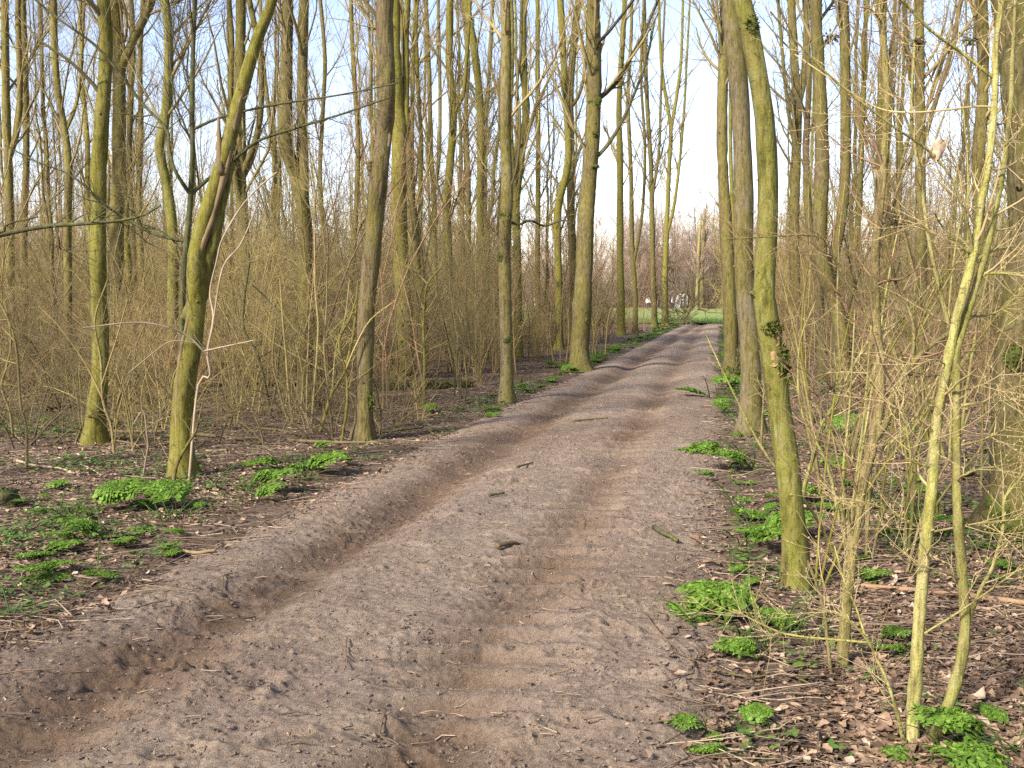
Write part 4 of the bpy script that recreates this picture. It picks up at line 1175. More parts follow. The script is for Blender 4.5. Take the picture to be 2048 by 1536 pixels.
PSH = sapling("pale yellow green multi stemmed shrub in the right foreground", (1838, 1470),
        [([(1824, 1475), (1828, 1400), (1833, 1331), (1838, 1245), (1852, 1078), (1864, 976), (1872, 859), (1893, 737), (1911, 649), (1928, 582), (1943, 523), (1955, 459), (1963, 400), (1975, 337), (1984, 264), (1990, 176), (1991, 88), (2006, -10)], 34, 13, 0),
         ([(1852, 1490), (1897, 1408), (1920, 1331), (1930, 1255), (1924, 1141), (1916, 1045), (1913, 946), (1913, 800), (1913, 708), (1925, 658), (1940, 611), (1960, 546), (1978, 482), (1995, 400), (2010, 316), (2022, 205), (2025, 117), (2031, -10)], 30, 8, 0, 'ground'),
         ([(1913, 720), (1899, 649), (1890, 605), (1875, 532), (1864, 459), (1858, 395), (1849, 322), (1840, 249), (1843, 161), (1850, 73), (1853, -10)], 11, 6, 0.1),
         ([(1930, 1258), (1940, 1220), (1955, 1171), (1977, 1122), (1993, 1045), (1993, 988), (2022, 946), (2040, 903), (2055, 860)], 11, 5, -0.1),
         ([(1817, 1470), (1787, 1400), (1760, 1330), (1730, 1274), (1691, 1236), (1653, 1221)], 12, 4, -0.1, 'ground'),
         ([(1735, 1282), (1680, 1282), (1592, 1278), (1546, 1267), (1476, 1234)], 7, 4, 0.1), ([(1733, 1280), (1718, 1220), (1703, 1179), (1686, 1105)], 6, 3, 0.1),
         ([(1984, 158), (1908, 105), (1849, 70), (1800, 28), (1755, -10)], 8, 6, -0.1), ([(1945, 515), (1928, 448), (1893, 366), (1843, 311), (1758, 256), (1645, 171), (1560, 89), (1519, 48)], 7, 4, -0.15),
         ([(1984, 211), (1952, 209), (1893, 215), (1820, 218), (1761, 205), (1680, 150), (1605, 95)], 5, 3, 0.1), ([(1946, 552), (1990, 549), (2060, 546)], 9, 6, 0.05), ([(1952, 523), (2000, 500), (2060, 488)], 8, 5, 0.1),
         ([(1919, 819), (1937, 807), (1981, 803), (2060, 787)], 7, 5, -0.05), ([(1919, 967), (1952, 949), (2000, 943), (2060, 936)], 6, 4, 0.1), ([(1867, 1069), (1952, 1043), (2060, 1022)], 6, 4, -0.1),
         ([(1842, 1072), (1799, 1043), (1732, 1005), (1682, 990)], 6, 3, -0.1), ([(1913, 1166), (1864, 1140), (1805, 1121), (1761, 1081)], 5, 3, -0.1), ([(1848, 1282), (1920, 1217), (2008, 1133), (2015, 1105)], 6, 3, -0.15),
         ([(1916, 775), (1952, 763), (1978, 743)], 5, 3, -0.1), ([(1937, 640), (1993, 634), (2060, 608)], 6, 4, 0.1), ([(1937, 517), (1908, 500), (1864, 456), (1845, 432)], 6, 3, -0.1),
         ([(1864, 929), (1820, 917), (1814, 903), (1805, 859), (1790, 815)], 8, 4, -0.05), ([(1915, 900), (1960, 880), (2020, 840), (2060, 815)], 6, 3, -0.12), ([(1990, 170), (2010, 120), (2040, 60), (2060, 20)], 6, 4, 0.1),
         ([(1975, 330), (2005, 330), (2060, 290)], 5, 3, -0.1), ([(1985, 250), (2030, 240), (2060, 225)], 5, 3, 0.1), ([(1895, 735), (1850, 720), (1790, 740), (1730, 780)], 4, 2, -0.2), ([(1872, 870), (1810, 830), (1740, 800)], 4, 2, -0.15),
         ([(1955, 460), (1920, 400), (1900, 340), (1870, 300)], 5, 3, -0.1)], 'pale', 'twig_pale', 11, 'pale_shrub', 'shrub', buds=True, tl=(0.1, 0.5))
re_ = np.random.default_rng(31)
for k in range(15):
    bx = re_.uniform(1610, 1925); by = re_.uniform(900, 1180); H_ = re_.uniform(420, 760); ln_ = re_.uniform(-0.45, 0.45)
    st = []
    for q in range(re_.integers(1, 4)):
        l2 = ln_ + re_.uniform(-0.35, 0.35); h2 = H_ * re_.uniform(0.6, 1.1); cv = re_.uniform(-60, 60)
        st.append(([(bx + q * 4, by + 2), (bx + l2 * h2 * 0.2 + cv * 0.3, by - h2 * 0.25), (bx + l2 * h2 * 0.45 + cv, by - h2 * 0.5), (bx + l2 * h2 * 0.8 + cv * 0.8, by - h2 * 0.8), (bx + l2 * h2 * 1.15, by - h2)], re_.uniform(5, 8.5), 2.5, re_.uniform(-0.3, 0.3), 'ground'))
    sapling("one of the thin yellow green shoots tangled around the pale shrub", (bx, by), st, ('pale', 'stem', 'mossy')[k % 3], ('twig_pale', 'twig_red', 'twig_olive')[k % 3], 8, 'thin_shoot', 'sapling', 'thin shoots around the pale shrub', tl=(0.15, 0.6))
# dry seed heads on the shrub and sapling twigs
def seed_head(px, py, Yb, r, parent, rng):
    mb = MB(); p = P(px, py, Yb)
    n = 46
    d = nrm(rng.standard_normal((n, 3)) * np.array([1, 1, 0.6])); e = p + d * r * rng.uniform(0.4, 1.1, (n, 1))
    mb.tubes(np.stack([np.repeat(p[None], n, 0), (p + e) / 2 + rng.normal(0, r * 0.1, (n, 3)), e], 1), np.tile([[0.0011, 0.001, 0.001]], (n, 1)), 3)
    mb.tubes(np.stack([e, e + d * 0.005, e + d * 0.010], 1), np.tile([[0.002, 0.004, 0.0008]], (n, 1)), 4)
    mb.obj("seed_head", M['twig_dark'], parent, np.array(parent.location))


rq = np.random.default_rng(9)
yS = PSH.location[1]
for (px, py, r) in ((1790, 446, 0.055), (1662, 776, 0.04), (1663, 76, 0.022), (1836, 85, 0.02), (1940, 80, 0.02)):
    seed_head(px, py, yS + 0.12, r, PSH, rq)

sapling("pale dead branch propped against the leaning tree", (373, 828),
        [([(373, 828), (396, 773), (420, 753), (415, 705), (427, 637), (420, 585), (434, 520), (444, 480), (478, 420), (512, 380), (553, 345)], 6, 3), ([(413, 705), (376, 667), (325, 647), (273, 643), (185, 654)], 5, 3, -0.2),
         ([(427, 640), (444, 533), (478, 485), (512, 400)], 4, 3, 0.1), ([(414, 703), (460, 692), (513, 680)], 3, 2, -0.1), ([(366, 715), (330, 702), (310, 710), (262, 748)], 3, 1.5, -0.1), ([(300, 645), (276, 690), (270, 730)], 2.5, 1.5)],
        'dead', 'dead', 7, 'dead_branch', 'branch', Yb=8.75, buds=False)
sapling("crooked dark shoot in front of the leaning tree's foot", (345, 985), [([(345, 988), (352, 935), (375, 890), (392, 862), (398, 840)], 9, 5)], 'olive', 'twig_brown', 6)
sapling("two bleached broken stalks left of the leaning tree's foot", (283, 962), [([(283, 964), (297, 890), (309, 848)], 4, 3), ([(297, 892), (291, 822), (275, 845)], 4, 2)], 'dead', 'dead', 4, 'dead_stalk', 'stalk', buds=False)

# ------------------------------------------------------------------ logs and sticks on the ground
def stick(label, pts, w, mat='dead', name='fallen_branch', cat='branch', lift=0.6, moss=False, w1=None, tips=0, raised=None):
    GN[0] += 1
    rng = np.random.default_rng(7000 + GN[0])
    g = np.array([G(*p) for p in pts]); k = g[0, 1] / F
    c = catmull(g, max(10, 5 * len(g)))
    r = np.linspace(w, w1 or w * 0.7, len(c)) * k / 2
    c[:, 2] = zs(c[:, 0], c[:, 1]) + r * lift + 0.016
    c[:, 2] = np.convolve(np.pad(c[:, 2], 2, 'edge'), np.ones(5) / 5, 'valid')
    if raised is not None: c[:, 2] += np.linspace(0, raised, len(c))
    org = c[0].copy()
    mb = MB(); mb.tubes(c, r * (1 + 0.08 * rng.standard_normal(len(c))), 9, 0.06, rng, cap=True)
    if tips:
        a, b = spawn(rng, c[None], r[None], tips, 0.2, 1, (25, 60), (0.15, 0.5), 5, 0.5, 0.0, 0.1, 0.002)
        mb.tubes(a, b, 4)
    if not moss and not name.endswith('log'):
        o = mb.obj(name, M[mat], None, org); return tag(o, label, cat)
    root = empty(name, org); tag(root, label, cat)
    mb.obj("trunk", M[mat], root, org)
    if moss:
        n = int(900); t = rng.random(n); j = (t * (len(c) - 1)).astype(int)
        th = rng.uniform(0.15, math.pi - 0.15, n)
        ax_ = nrm(c[-1] - c[0]); sdv = nrm(np.cross(ax_, [0, 0, 1.0]))
        d = np.cos(th)[:, None] * sdv + np.sin(th)[:, None] * np.array([0, 0, 1.0])
        keep = vn(t * 14, t * 0 + GN[0], 5) > 0.33
        p = c[j] + (c[np.minimum(j + 1, len(c) - 1)] - c[j]) * rng.random((n, 1)) + d * r[j][:, None] * 0.98
        p, d = p[keep], d[keep]; n = len(p)
        dd = nrm(d + 0.6 * rng.standard_normal((n, 3))); sv = nrm(np.cross(dd, rng.standard_normal((n, 3)))); L = 0.035 * rng.uniform(0.5, 1.5, (n, 1))
        m2 = MB(); m2.raw(np.stack([p - sv * L * 0.5, p + sv * L * 0.5, p + dd * L], 1).reshape(-1, 3), T=np.arange(3 * n).reshape(-1, 3), tone=rng.random(n))
        m2.obj("moss", M['moss'], root, org, smooth=False, tone=True)
    return root


stick("mossy fallen log right of the ridged brown tree", [(742, 782), (844, 778), (944, 774)], 19, 'dark', 'fallen_log', 'log', moss=True)
stick("moss covered log behind the slim mossy tree", [(239, 778), (285, 776), (337, 775)], 15, 'dark', 'fallen_log', 'log', moss=True)
stick("pale brown fallen branch left of the leaning tree", [(215, 800), (250, 793), (290, 789), (330, 795)], 8, 'brown')
stick("long dark fallen log behind the twin stemmed trunk", [(393, 779), (470, 775), (526, 774), (610, 772), (705, 771)], 8, 'dark', 'fallen_log', 'log', moss=True)
stick("dark fallen branch on the left before the thicket", [(90, 822), (130, 816), (150, 812)], 7, 'dark')
stick("grey stick lying from the ridged brown tree to the track", [(742, 870), (790, 866), (846, 858)], 6, 'brown')
stick("long reddish stick lying across the litter by the scarred trunk", [(1405, 1133), (1480, 1130), (1565, 1130), (1640, 1131), (1703, 1134)], 6, 'twig_red')
stick("long brown fallen branch running to the right frame edge", [(1722, 1168), (1836, 1176), (1920, 1184), (2060, 1203)], 9, 'twig_red', w1=12)
stick("stick propped in the litter below the thick right edge tree", [(1943, 1015), (1996, 1072), (2050, 1158)], 7, 'stem')
stick("dark end of a thick rotten log behind the pale shrub", [(1918, 955), (1950, 950), (1985, 958)], 26, 'dark', 'fallen_log', 'log', moss=False)
stick("thin greyish stick below the big feathery clump", [(1417, 1352), (1500, 1352), (1577, 1346), (1620, 1360)], 5, 'twig_brown')
stick("short pale stick with a torn white end on the track's left side", [(367, 1108), (400, 1112), (432, 1113)], 8, 'wood')
stick("short dark broken stick near the right edge of the track", [(1308, 1078), (1330, 1090), (1354, 1104)], 11, 'dark')
stick("stubby tan chunk of wood on the middle of the track", [(994, 1113), (1018, 1106), (1046, 1097)], 11, 'peel')
stick("small dark stick left of the tan chunk up the track", [(978, 1005), (994, 1003), (1008, 1001)], 7, 'dark')
stick("dark twig on the middle of the track beyond the small dark stick", [(1034, 947), (1050, 941), (1066, 937)], 4, 'dark')
stick("thin greenish stick across the track far up", [(1145, 852), (1180, 848), (1216, 846)], 4, 'stem')
stick("hooked twig on the near middle of the track", [(772, 1446), (760, 1478), (778, 1492), (798, 1503)], 3.5, 'peel')
stick("thin twig standing out on the left of the near track", [(694, 1300), (692, 1330), (696, 1366)], 3, 'peel')
stick("forked grey twig on the left shoulder of the track", [(445, 1190), (448, 1172), (466, 1166)], 3.5, 'peel', tips=2)
stick("reddish twig left on the track near the right rut", [(1105, 1373), (1125, 1369), (1142, 1364)], 4, 'twig_red')
stick("thin pale twig right of the near track edge", [(1290, 1250), (1330, 1300), (1390, 1350)], 3, 'peel')
stick("straight pale stick in the leaf litter left of the leaning tree", [(160, 938), (180, 945), (200, 957)], 4, 'dead')
stick("pale branch on the litter near the left edge", [(30, 930), (70, 940), (120, 946), (150, 955)], 5, 'dead')
sapling("bare pale stick standing upright right of the scarred trunk", (1666, 1336), [([(1666, 1338), (1645, 1210), (1615, 1122)], 9, 6)], 'stem', 'twig_pale', 0, 'standing_stick', 'stick', buds=False)

rb_ = np.random.default_rng(61)
for k in range(16):
    px, py = rb_.uniform(20, 900), rb_.uniform(795, 900)
    g = G(px, py)
    if g[0] - xl(g[1]) > -1.2: continue
    l = rb_.uniform(60, 190); dy = rb_.uniform(-22, 22)
    stick("one of the dead branches lying in the left wood", [(px, py), (px + l * 0.4, py + dy * 0.3 + rb_.uniform(-5, 5)), (px + l, py + dy)], rb_.uniform(4, 8), ('peel', 'brown', 'twig_dusk', 'dark')[k % 4], tips=5)["group"] = "dead branches in the left wood"

# ------------------------------------------------------------------ tree stump at the left edge
def stump():
    rng = np.random.default_rng(3)
    g = G(6, 1010); root = empty("tree_stump", g); tag(root, "dark mossy rotten stump at the left edge", "stump")
    mb = MB(); z = np.linspace(-0.05, 0.11, 7)
    c = np.stack([g[0] + 0 * z, g[1] + 0 * z, z], 1); mb.tubes(c, 0.11 * (1.25 - 0.3 * np.linspace(0, 1, 7)), 14, 0.10, rng, cap=True)
    mb.obj("trunk", M['dark'], root, g)
    tuft("moss", g + np.array([0, 0, 0.08]), (0.10, 0.10, 0.05), 260, 0.02, M['moss'], root, g, rng)


stump()

# ------------------------------------------------------------------ dry leaf caught in the twigs
def dry_leaf():
    p = P(1877, 300, yS - 0.05); h = 0.036; w = 0.028
    u = np.linspace(-1, 1, 9); v = np.linspace(-1, 1, 11)
    U, V = np.meshgrid(u, v)
    prof = np.interp(V, [-1, -0.75, -0.2, 0.45, 0.8, 1], [0.12, 0.55, 0.95, 1.0, 0.8, 0.25]) * (1 + 0.09 * np.sin(V * 9))
    X_ = U * prof * w; Zv = V * h + 0.006 * np.sin(U * 5) * 0.5
    Yd = 0.010 * U ** 2 + 0.008 * np.sin(V * 3 + U * 2)
    g = np.stack([p[0] + X_ + 0.15 * Zv, p[1] + Yd, p[2] + Zv], -1).reshape(-1, 3)
    mb = MB(); mb.raw(g, grid_faces(11, 9), tone=0.86); mb.raw(g + np.array([0, 0.0012, 0]), grid_faces(11, 9)[:, ::-1], tone=0.8)
    o = mb.obj("dry_leaf", M['leaf'], None, p, tone=True)
    tag(o, "pale curled dead leaf caught high in the shrub twigs", "leaf")


dry_leaf()

# ------------------------------------------------------------------ leaf and twig litter (uncountable)
def scatter(n, rng, y0, y1, power, px0=-250, px1=2300):
    y = y0 + (y1 - y0) * rng.random(n) ** power
    px = rng.uniform(px0, px1, n); x = (px - 1024) / F * y
    return x, y


def in_track(x, y): return np.minimum(x - xl(y), xr(y) - x)


def litter():
    rng = np.random.default_rng(5)
    n = 300000
    x, y = scatter(n, rng, 2.6, 56, 2.2)
    e = in_track(x, y) + 0.25 * fbm(x * 1.2, y * 1.2, 400, 2)
    pk = np.where(e < -0.45, 1.0, np.where(e < 0.15, 0.30, np.where(e < 0.45, 0.05, 0.010)))
    pk = pk * np.where(e < 0.1, 0.35 + 1.0 * vn(x * 1.1, y * 1.1, 401), 1)
    pk = pk * np.where((x < 0) & (e < 0), 0.8, 1)
    keep = rng.random(n) < pk
    x, y = x[keep], y[keep]; n = len(x)
    z = zs(x, y) + rng.uniform(0.002, 0.022, n)
    L = rng.uniform(0.008, 0.030, n) * (1 + (rng.random(n) < 0.05) * 0.5); Wd = L * rng.uniform(0.35, 0.75, n)
    L = np.where(in_track(x, y) > 0.3, L * 0.45, L); Wd = np.where(in_track(x, y) > 0.3, Wd * 0.4, Wd)
    th = rng.uniform(0, 6.283, n); c, s = np.cos(th), np.sin(th)
    ux = np.stack([c, s, rng.normal(0, 0.28, n)], 1); vx = np.stack([-s, c, rng.normal(0, 0.38, n)], 1)
    ux = nrm(ux); vx = nrm(vx)
    ctr = np.stack([x, y, z], 1)
    prof = [(-1, 0), (-0.55, 0.62), (0.0, 0.5 + 0.5), (0.5, 0.7), (1, 0), (0.45, -0.62), (-0.05, -1.0), (-0.6, -0.7)]
    curl = rng.normal(0.5, 0.75, n)
    Vs = []
    for (a, b) in prof:
        jit = rng.uniform(0.65, 1.2, n)
        q = ctr + ux * (a * L)[:, None] + vx * (b * Wd * jit)[:, None]
        q[:, 2] += curl * (b * b * Wd * 0.8 + a * a * L * 0.25) * 1.0
        Vs.append(q)
    V = np.stack(Vs + [ctr], 1).reshape(-1, 3)
    k = np.arange(8); T = np.stack([np.full(8, 8), k, (k + 1) % 8], 1)
    T = (T[None] + (np.arange(n) * 9)[:, None, None]).reshape(-1, 3)
    tone = np.clip(rng.beta(1.8, 2.6, n), 0, 1)
    tone = np.where(rng.random(n) < 0.02, rng.uniform(0.7, 0.95, n), tone)
    me = mesh_from("leaf_litter", V, None, T, M['leaf'], False, fcol=np.repeat(tone, 8))
    o = bpy.data.objects.new("leaf_litter", me); COL.objects.link(o); tag(o, "dry brown leaves littering the forest floor", kind="stuff")
    # twigs
    n = 48000
    x, y = scatter(n, rng, 2.6, 28, 1.6)
    e = in_track(x, y) + 0.25 * fbm(x * 1.2, y * 1.2, 402, 2)
    keep = rng.random(n) < np.where(e < -0.3, 0.8, np.where(e < 0.2, 0.35, 0.035))
    x, y = x[keep], y[keep]; n = len(x); ing = in_track(x, y) > 0.3
    Lw = rng.uniform(0.05, 0.38, n) * np.where(ing, 0.25, 1); th = rng.uniform(-0.5, 0.5, n) + (rng.random(n) < 0.5) * rng.uniform(0, 6.28, n)
    d = np.stack([np.cos(th), np.sin(th), rng.normal(0.02, 0.07, n)], 1)
    p0 = np.stack([x, y, zs(x, y) + rng.uniform(0.004, 0.02, n)], 1)
    bendv = rng.normal(0, 0.14, (n, 3)) * Lw[:, None]; bendv[:, 2] *= 0.3
    pts = np.stack([p0, p0 + d * (Lw * 0.5)[:, None] + bendv, p0 + d * Lw[:, None]], 1)
    pts[:, :, 2] = np.maximum(pts[:, :, 2], zs(pts[:, :, 0], pts[:, :, 1]) + 0.003)
    r0 = rng.uniform(0.0012, 0.0042, n)
    mb = MB(); mb.tubes(pts, r0[:, None] * np.array([[1, 0.9, 0.6]]), 4, tone=rng.random(n))
    o = mb.obj("twig_litter", M['straw'], tone=True); tag(o, "thin broken twigs strewn over the forest floor", kind="stuff")


def crumbs():
    rng = np.random.default_rng(15)
    n = 45000
    y = 2.6 + 12 * rng.random(n) ** 1.9
    u = rng.random(n)
    x = xl(y) - 0.1 + u * (xr(y) - xl(y) + 0.2)
    keep = rng.random(n) < 0.25 + 0.9 * vn(x * 2.3, y * 2.3, 600)
    x, y = x[keep], y[keep]; n = len(x)
    r = 0.0022 + 0.009 * rng.random(n) ** 5
    z = hp(x, y) + r * 0.35
    d = np.array([[1, 0, 0], [0, 1, 0], [-1, 0, 0], [0, -1, 0], [0, 0, 1], [0, 0, -1]], float)
    th = rng.uniform(0, 6.28, n); c, s_ = np.cos(th), np.sin(th)
    D = d[None] * rng.uniform(0.6, 1.4, (n, 6, 1)) + rng.normal(0, 0.2, (n, 6, 3))
    D = np.stack([D[..., 0] * c[:, None] - D[..., 1] * s_[:, None], D[..., 0] * s_[:, None] + D[..., 1] * c[:, None], D[..., 2] * 0.8], -1)
    V = (np.stack([x, y, z], 1)[:, None] + D * r[:, None, None]).reshape(-1, 3)
    T = np.array([[0, 1, 4], [1, 2, 4], [2, 3, 4], [3, 0, 4], [1, 0, 5], [2, 1, 5], [3, 2, 5], [0, 3, 5]])
    T = (T[None] + (np.arange(n) * 6)[:, None, None]).reshape(-1, 3)
    o = bpy.data.objects.new("soil_crumbs", mesh_from("soil_crumbs", V, None, T, M['soil'], False)); COL.objects.link(o)
    tag(o, "loose crumbs of soil over the dirt track", kind="stuff")


litter()
crumbs()

# ------------------------------------------------------------------ low ground cover and grass (uncountable)
def ground_cover():
    rng = np.random.default_rng(6)
    n = 110000
    x, y = scatter(n, rng, 3.5, 58, 2.0)
    e = in_track(x, y)
    px = to_px(x, y); py = 597 + F * EYE / y
    m_ = fbm(x * 1.5, y * 1.5, 500, 3)
    dens = np.where((px < 420) & (py > 830) & (py < 1180), 0.75, 0.0)
    dens = np.where((px > 1400) & (e > -2.2) & (py < 1180), 0.5, dens)
    dens = np.where((px > 1600) & (py > 830) & (py < 1150), 0.75, dens)
    dens = np.where((px > 1150) & (px < 1420) & (e < 0) & (e > -1.0), 0.7, dens)
    dens = np.where((e < -0.05) & (e > -0.9) & (px < 1150), 0.35, dens)
    dens = np.where((e < -0.05) & (e > -0.75) & (y > 13), 1.6, dens)
    dens = np.where((e < -0.05) & (e > -0.6) & (y > 17), 4.0, dens)
    dens = np.maximum(dens, 0.05)
    keep = (rng.random(n) < dens * sstep(-0.15, 0.35, m_)) & (e < -0.05)
    x, y = x[keep], y[keep]; n = len(x)
    # 3 small leaflets on a short stalk
    z = hf(x, y) + rng.uniform(0.02, 0.07, n)
    Vs = []; tone = []
    for j in range(3):
        th = rng.uniform(0, 6.28, n); L = rng.uniform(0.012, 0.03, n) * (1 + np.clip(y - 8, 0, 60) / 18); el = rng.uniform(-0.2, 0.5, n)
        u = np.stack([np.cos(th) * np.cos(el), np.sin(th) * np.cos(el), np.sin(el)], 1); v = np.stack([-np.sin(th), np.cos(th), rng.normal(0, 0.2, n)], 1)
        c = np.stack([x, y, z], 1) + 0.012 * rng.standard_normal((n, 3))
        Vs.append(np.stack([c, c + u * (L * 0.9)[:, None] + v * (L * 0.5)[:, None], c + u * (2 * L)[:, None], c + u * (L * 0.9)[:, None] - v * (L * 0.5)[:, None]], 1))
        tone.append(rng.random(n))
    V = np.concatenate(Vs).reshape(-1, 3)
    Q = np.arange(len(V)).reshape(-1, 4)
    o = bpy.data.objects.new("ground_cover", mesh_from("ground_cover", V, Q, None, M['cover'], False, fcol=np.concatenate(tone))); COL.objects.link(o)
    tag(o, "low dark green seedlings carpeting the forest floor", kind="stuff")
    # grass at the meadow's near edge
    n = 16000
    y = rng.uniform(63.5, 74, n); x = rng.uniform(-6, 20, n); z = 0.08
    h = rng.uniform(0.05, 0.22, n); th = rng.uniform(0, 6.28, n); w = rng.uniform(0.008, 0.02, n)
    b0 = np.stack([x, y, np.full(n, 0.05)], 1); dx = np.stack([np.cos(th), np.sin(th), 0 * th], 1) * w[:, None]
    tip = b0 + np.stack([rng.normal(0, 0.05, n), rng.normal(0, 0.05, n), h + 0.08], 1)
    V = np.stack([b0 - dx, b0 + dx, tip], 1).reshape(-1, 3)
    o = bpy.data.objects.new("grass", mesh_from("grass", V, None, np.arange(3 * n).reshape(-1, 3), M['grass'], False, fcol=rng.random(n))); COL.objects.link(o)
    tag(o, "green grass blades along the meadow edge", kind="stuff")


ground_cover()

# ------------------------------------------------------------------ cow parsley: feathery green plants
def parsley(seed, nfr, L0, h):
    rng = np.random.default_rng(seed)
    lv = MB(); st = MB()
    Ls = []; Tn = []
    for k in range(nfr):
        az = k * 2.4 + rng.normal(0, 0.35); L = L0 * rng.uniform(0.4, 1.1); rise = h * rng.uniform(0.25, 1.5)
        off = rng.normal(0, 0.03, 2)
        stalk = 0.38
        def pos(u, lat):      # u in 0..1 along the frond, lat sideways (m)
            r = u * L; z = rise * np.sin(np.minimum(u * 1.9, 2.2)) * 1.0
            return np.stack([off[0] + r * math.cos(az) - lat * math.sin(az), off[1] + r * math.sin(az) + lat * math.cos(az), z - 0.35 * np.abs(lat) ** 1.3], -1)
        us = np.linspace(0, 1, 9); st.tubes(pos(us, us * 0), np.linspace(0.0028, 0.001, 9), 4)
        npair = 5
        for j in range(npair + 1):
            u0 = stalk + (1 - stalk) * j / npair
            pl = L * 0.46 * (1 - 0.82 * j / npair) * rng.uniform(0.85, 1.1)
            for sgn in ((-1, 1) if j < npair else (0,)):
                ang = math.radians(58 - 3 * j) if sgn else 0
                nl = max(2, int(4 - 0.4 * j))
                for q in range(nl + 1):
                    t = (q + 0.6) / (nl + 0.6)
                    for s2 in ((-1, 1) if q < nl else (0,)):
                        cu = u0 * L + pl * t * math.cos(ang) * (1 if sgn else 0.6); cl = sgn * pl * t * math.sin(ang)
                        ll = (0.5 * pl * (1 - 0.6 * t) + 0.006) * rng.uniform(0.8, 1.25)
                        a2 = (sgn * ang) + s2 * math.radians(50) + rng.normal(0, 0.12)
                        du, dl = math.cos(a2), math.sin(a2)
                        base = np.array([cu, cl]); tip = base + ll * np.array([du, dl]); mid = base + 0.5 * ll * np.array([du, dl]); nv = np.array([-dl, du]) * ll * 0.25
                        Ls.append((k, np.array([base, mid + nv, tip, mid - nv]), L, pos)); Tn.append(np.clip(rng.normal(0.55, 0.2), 0, 1))
    V = []
    for (k, q, L, pos) in Ls:
        p = pos(q[:, 0] / L, q[:, 1]); p[:, 2] += rng.normal(0, 0.004, 4); V.append(p)
    V = np.concatenate(V)
    lv.raw(V, np.arange(len(V)).reshape(-1, 4), tone=np.array(Tn))
    return lv.mesh("foliage", M['herb'], smooth=False, tone=True), st.mesh("stalk", M['herb'])


CP = [parsley(301, 11, 0.20, 0.10), parsley(302, 15, 0.25, 0.115), parsley(303, 7, 0.15, 0.075), parsley(304, 9, 0.18, 0.09)]
rp_ = np.random.default_rng(12)


def herb(px, py, w, label, group=None, kind=None):
    g = G(px, py); k = kind if kind is not None else rp_.integers(4)
    sc = w * g[1] / F / (2 * [0.20, 0.25, 0.15, 0.18][k]) * (2.2 if w > 55 else 1.8)
    o = bpy.data.objects.new("cow_parsley", CP[k][0]); COL.objects.link(o)
    o.location = (g[0], g[1], float(zs(g[0], g[1]))); o.rotation_euler = (rp_.normal(0, 0.08), rp_.normal(0, 0.08), rp_.uniform(0, 6.28)); o.scale = (sc, sc, sc * rp_.uniform(0.55, 0.8))
    tag(o, label, "plant", group)
    if w > 60:
        s_ = bpy.data.objects.new("stalk", CP[k][1]); COL.objects.link(s_); s_.parent = o


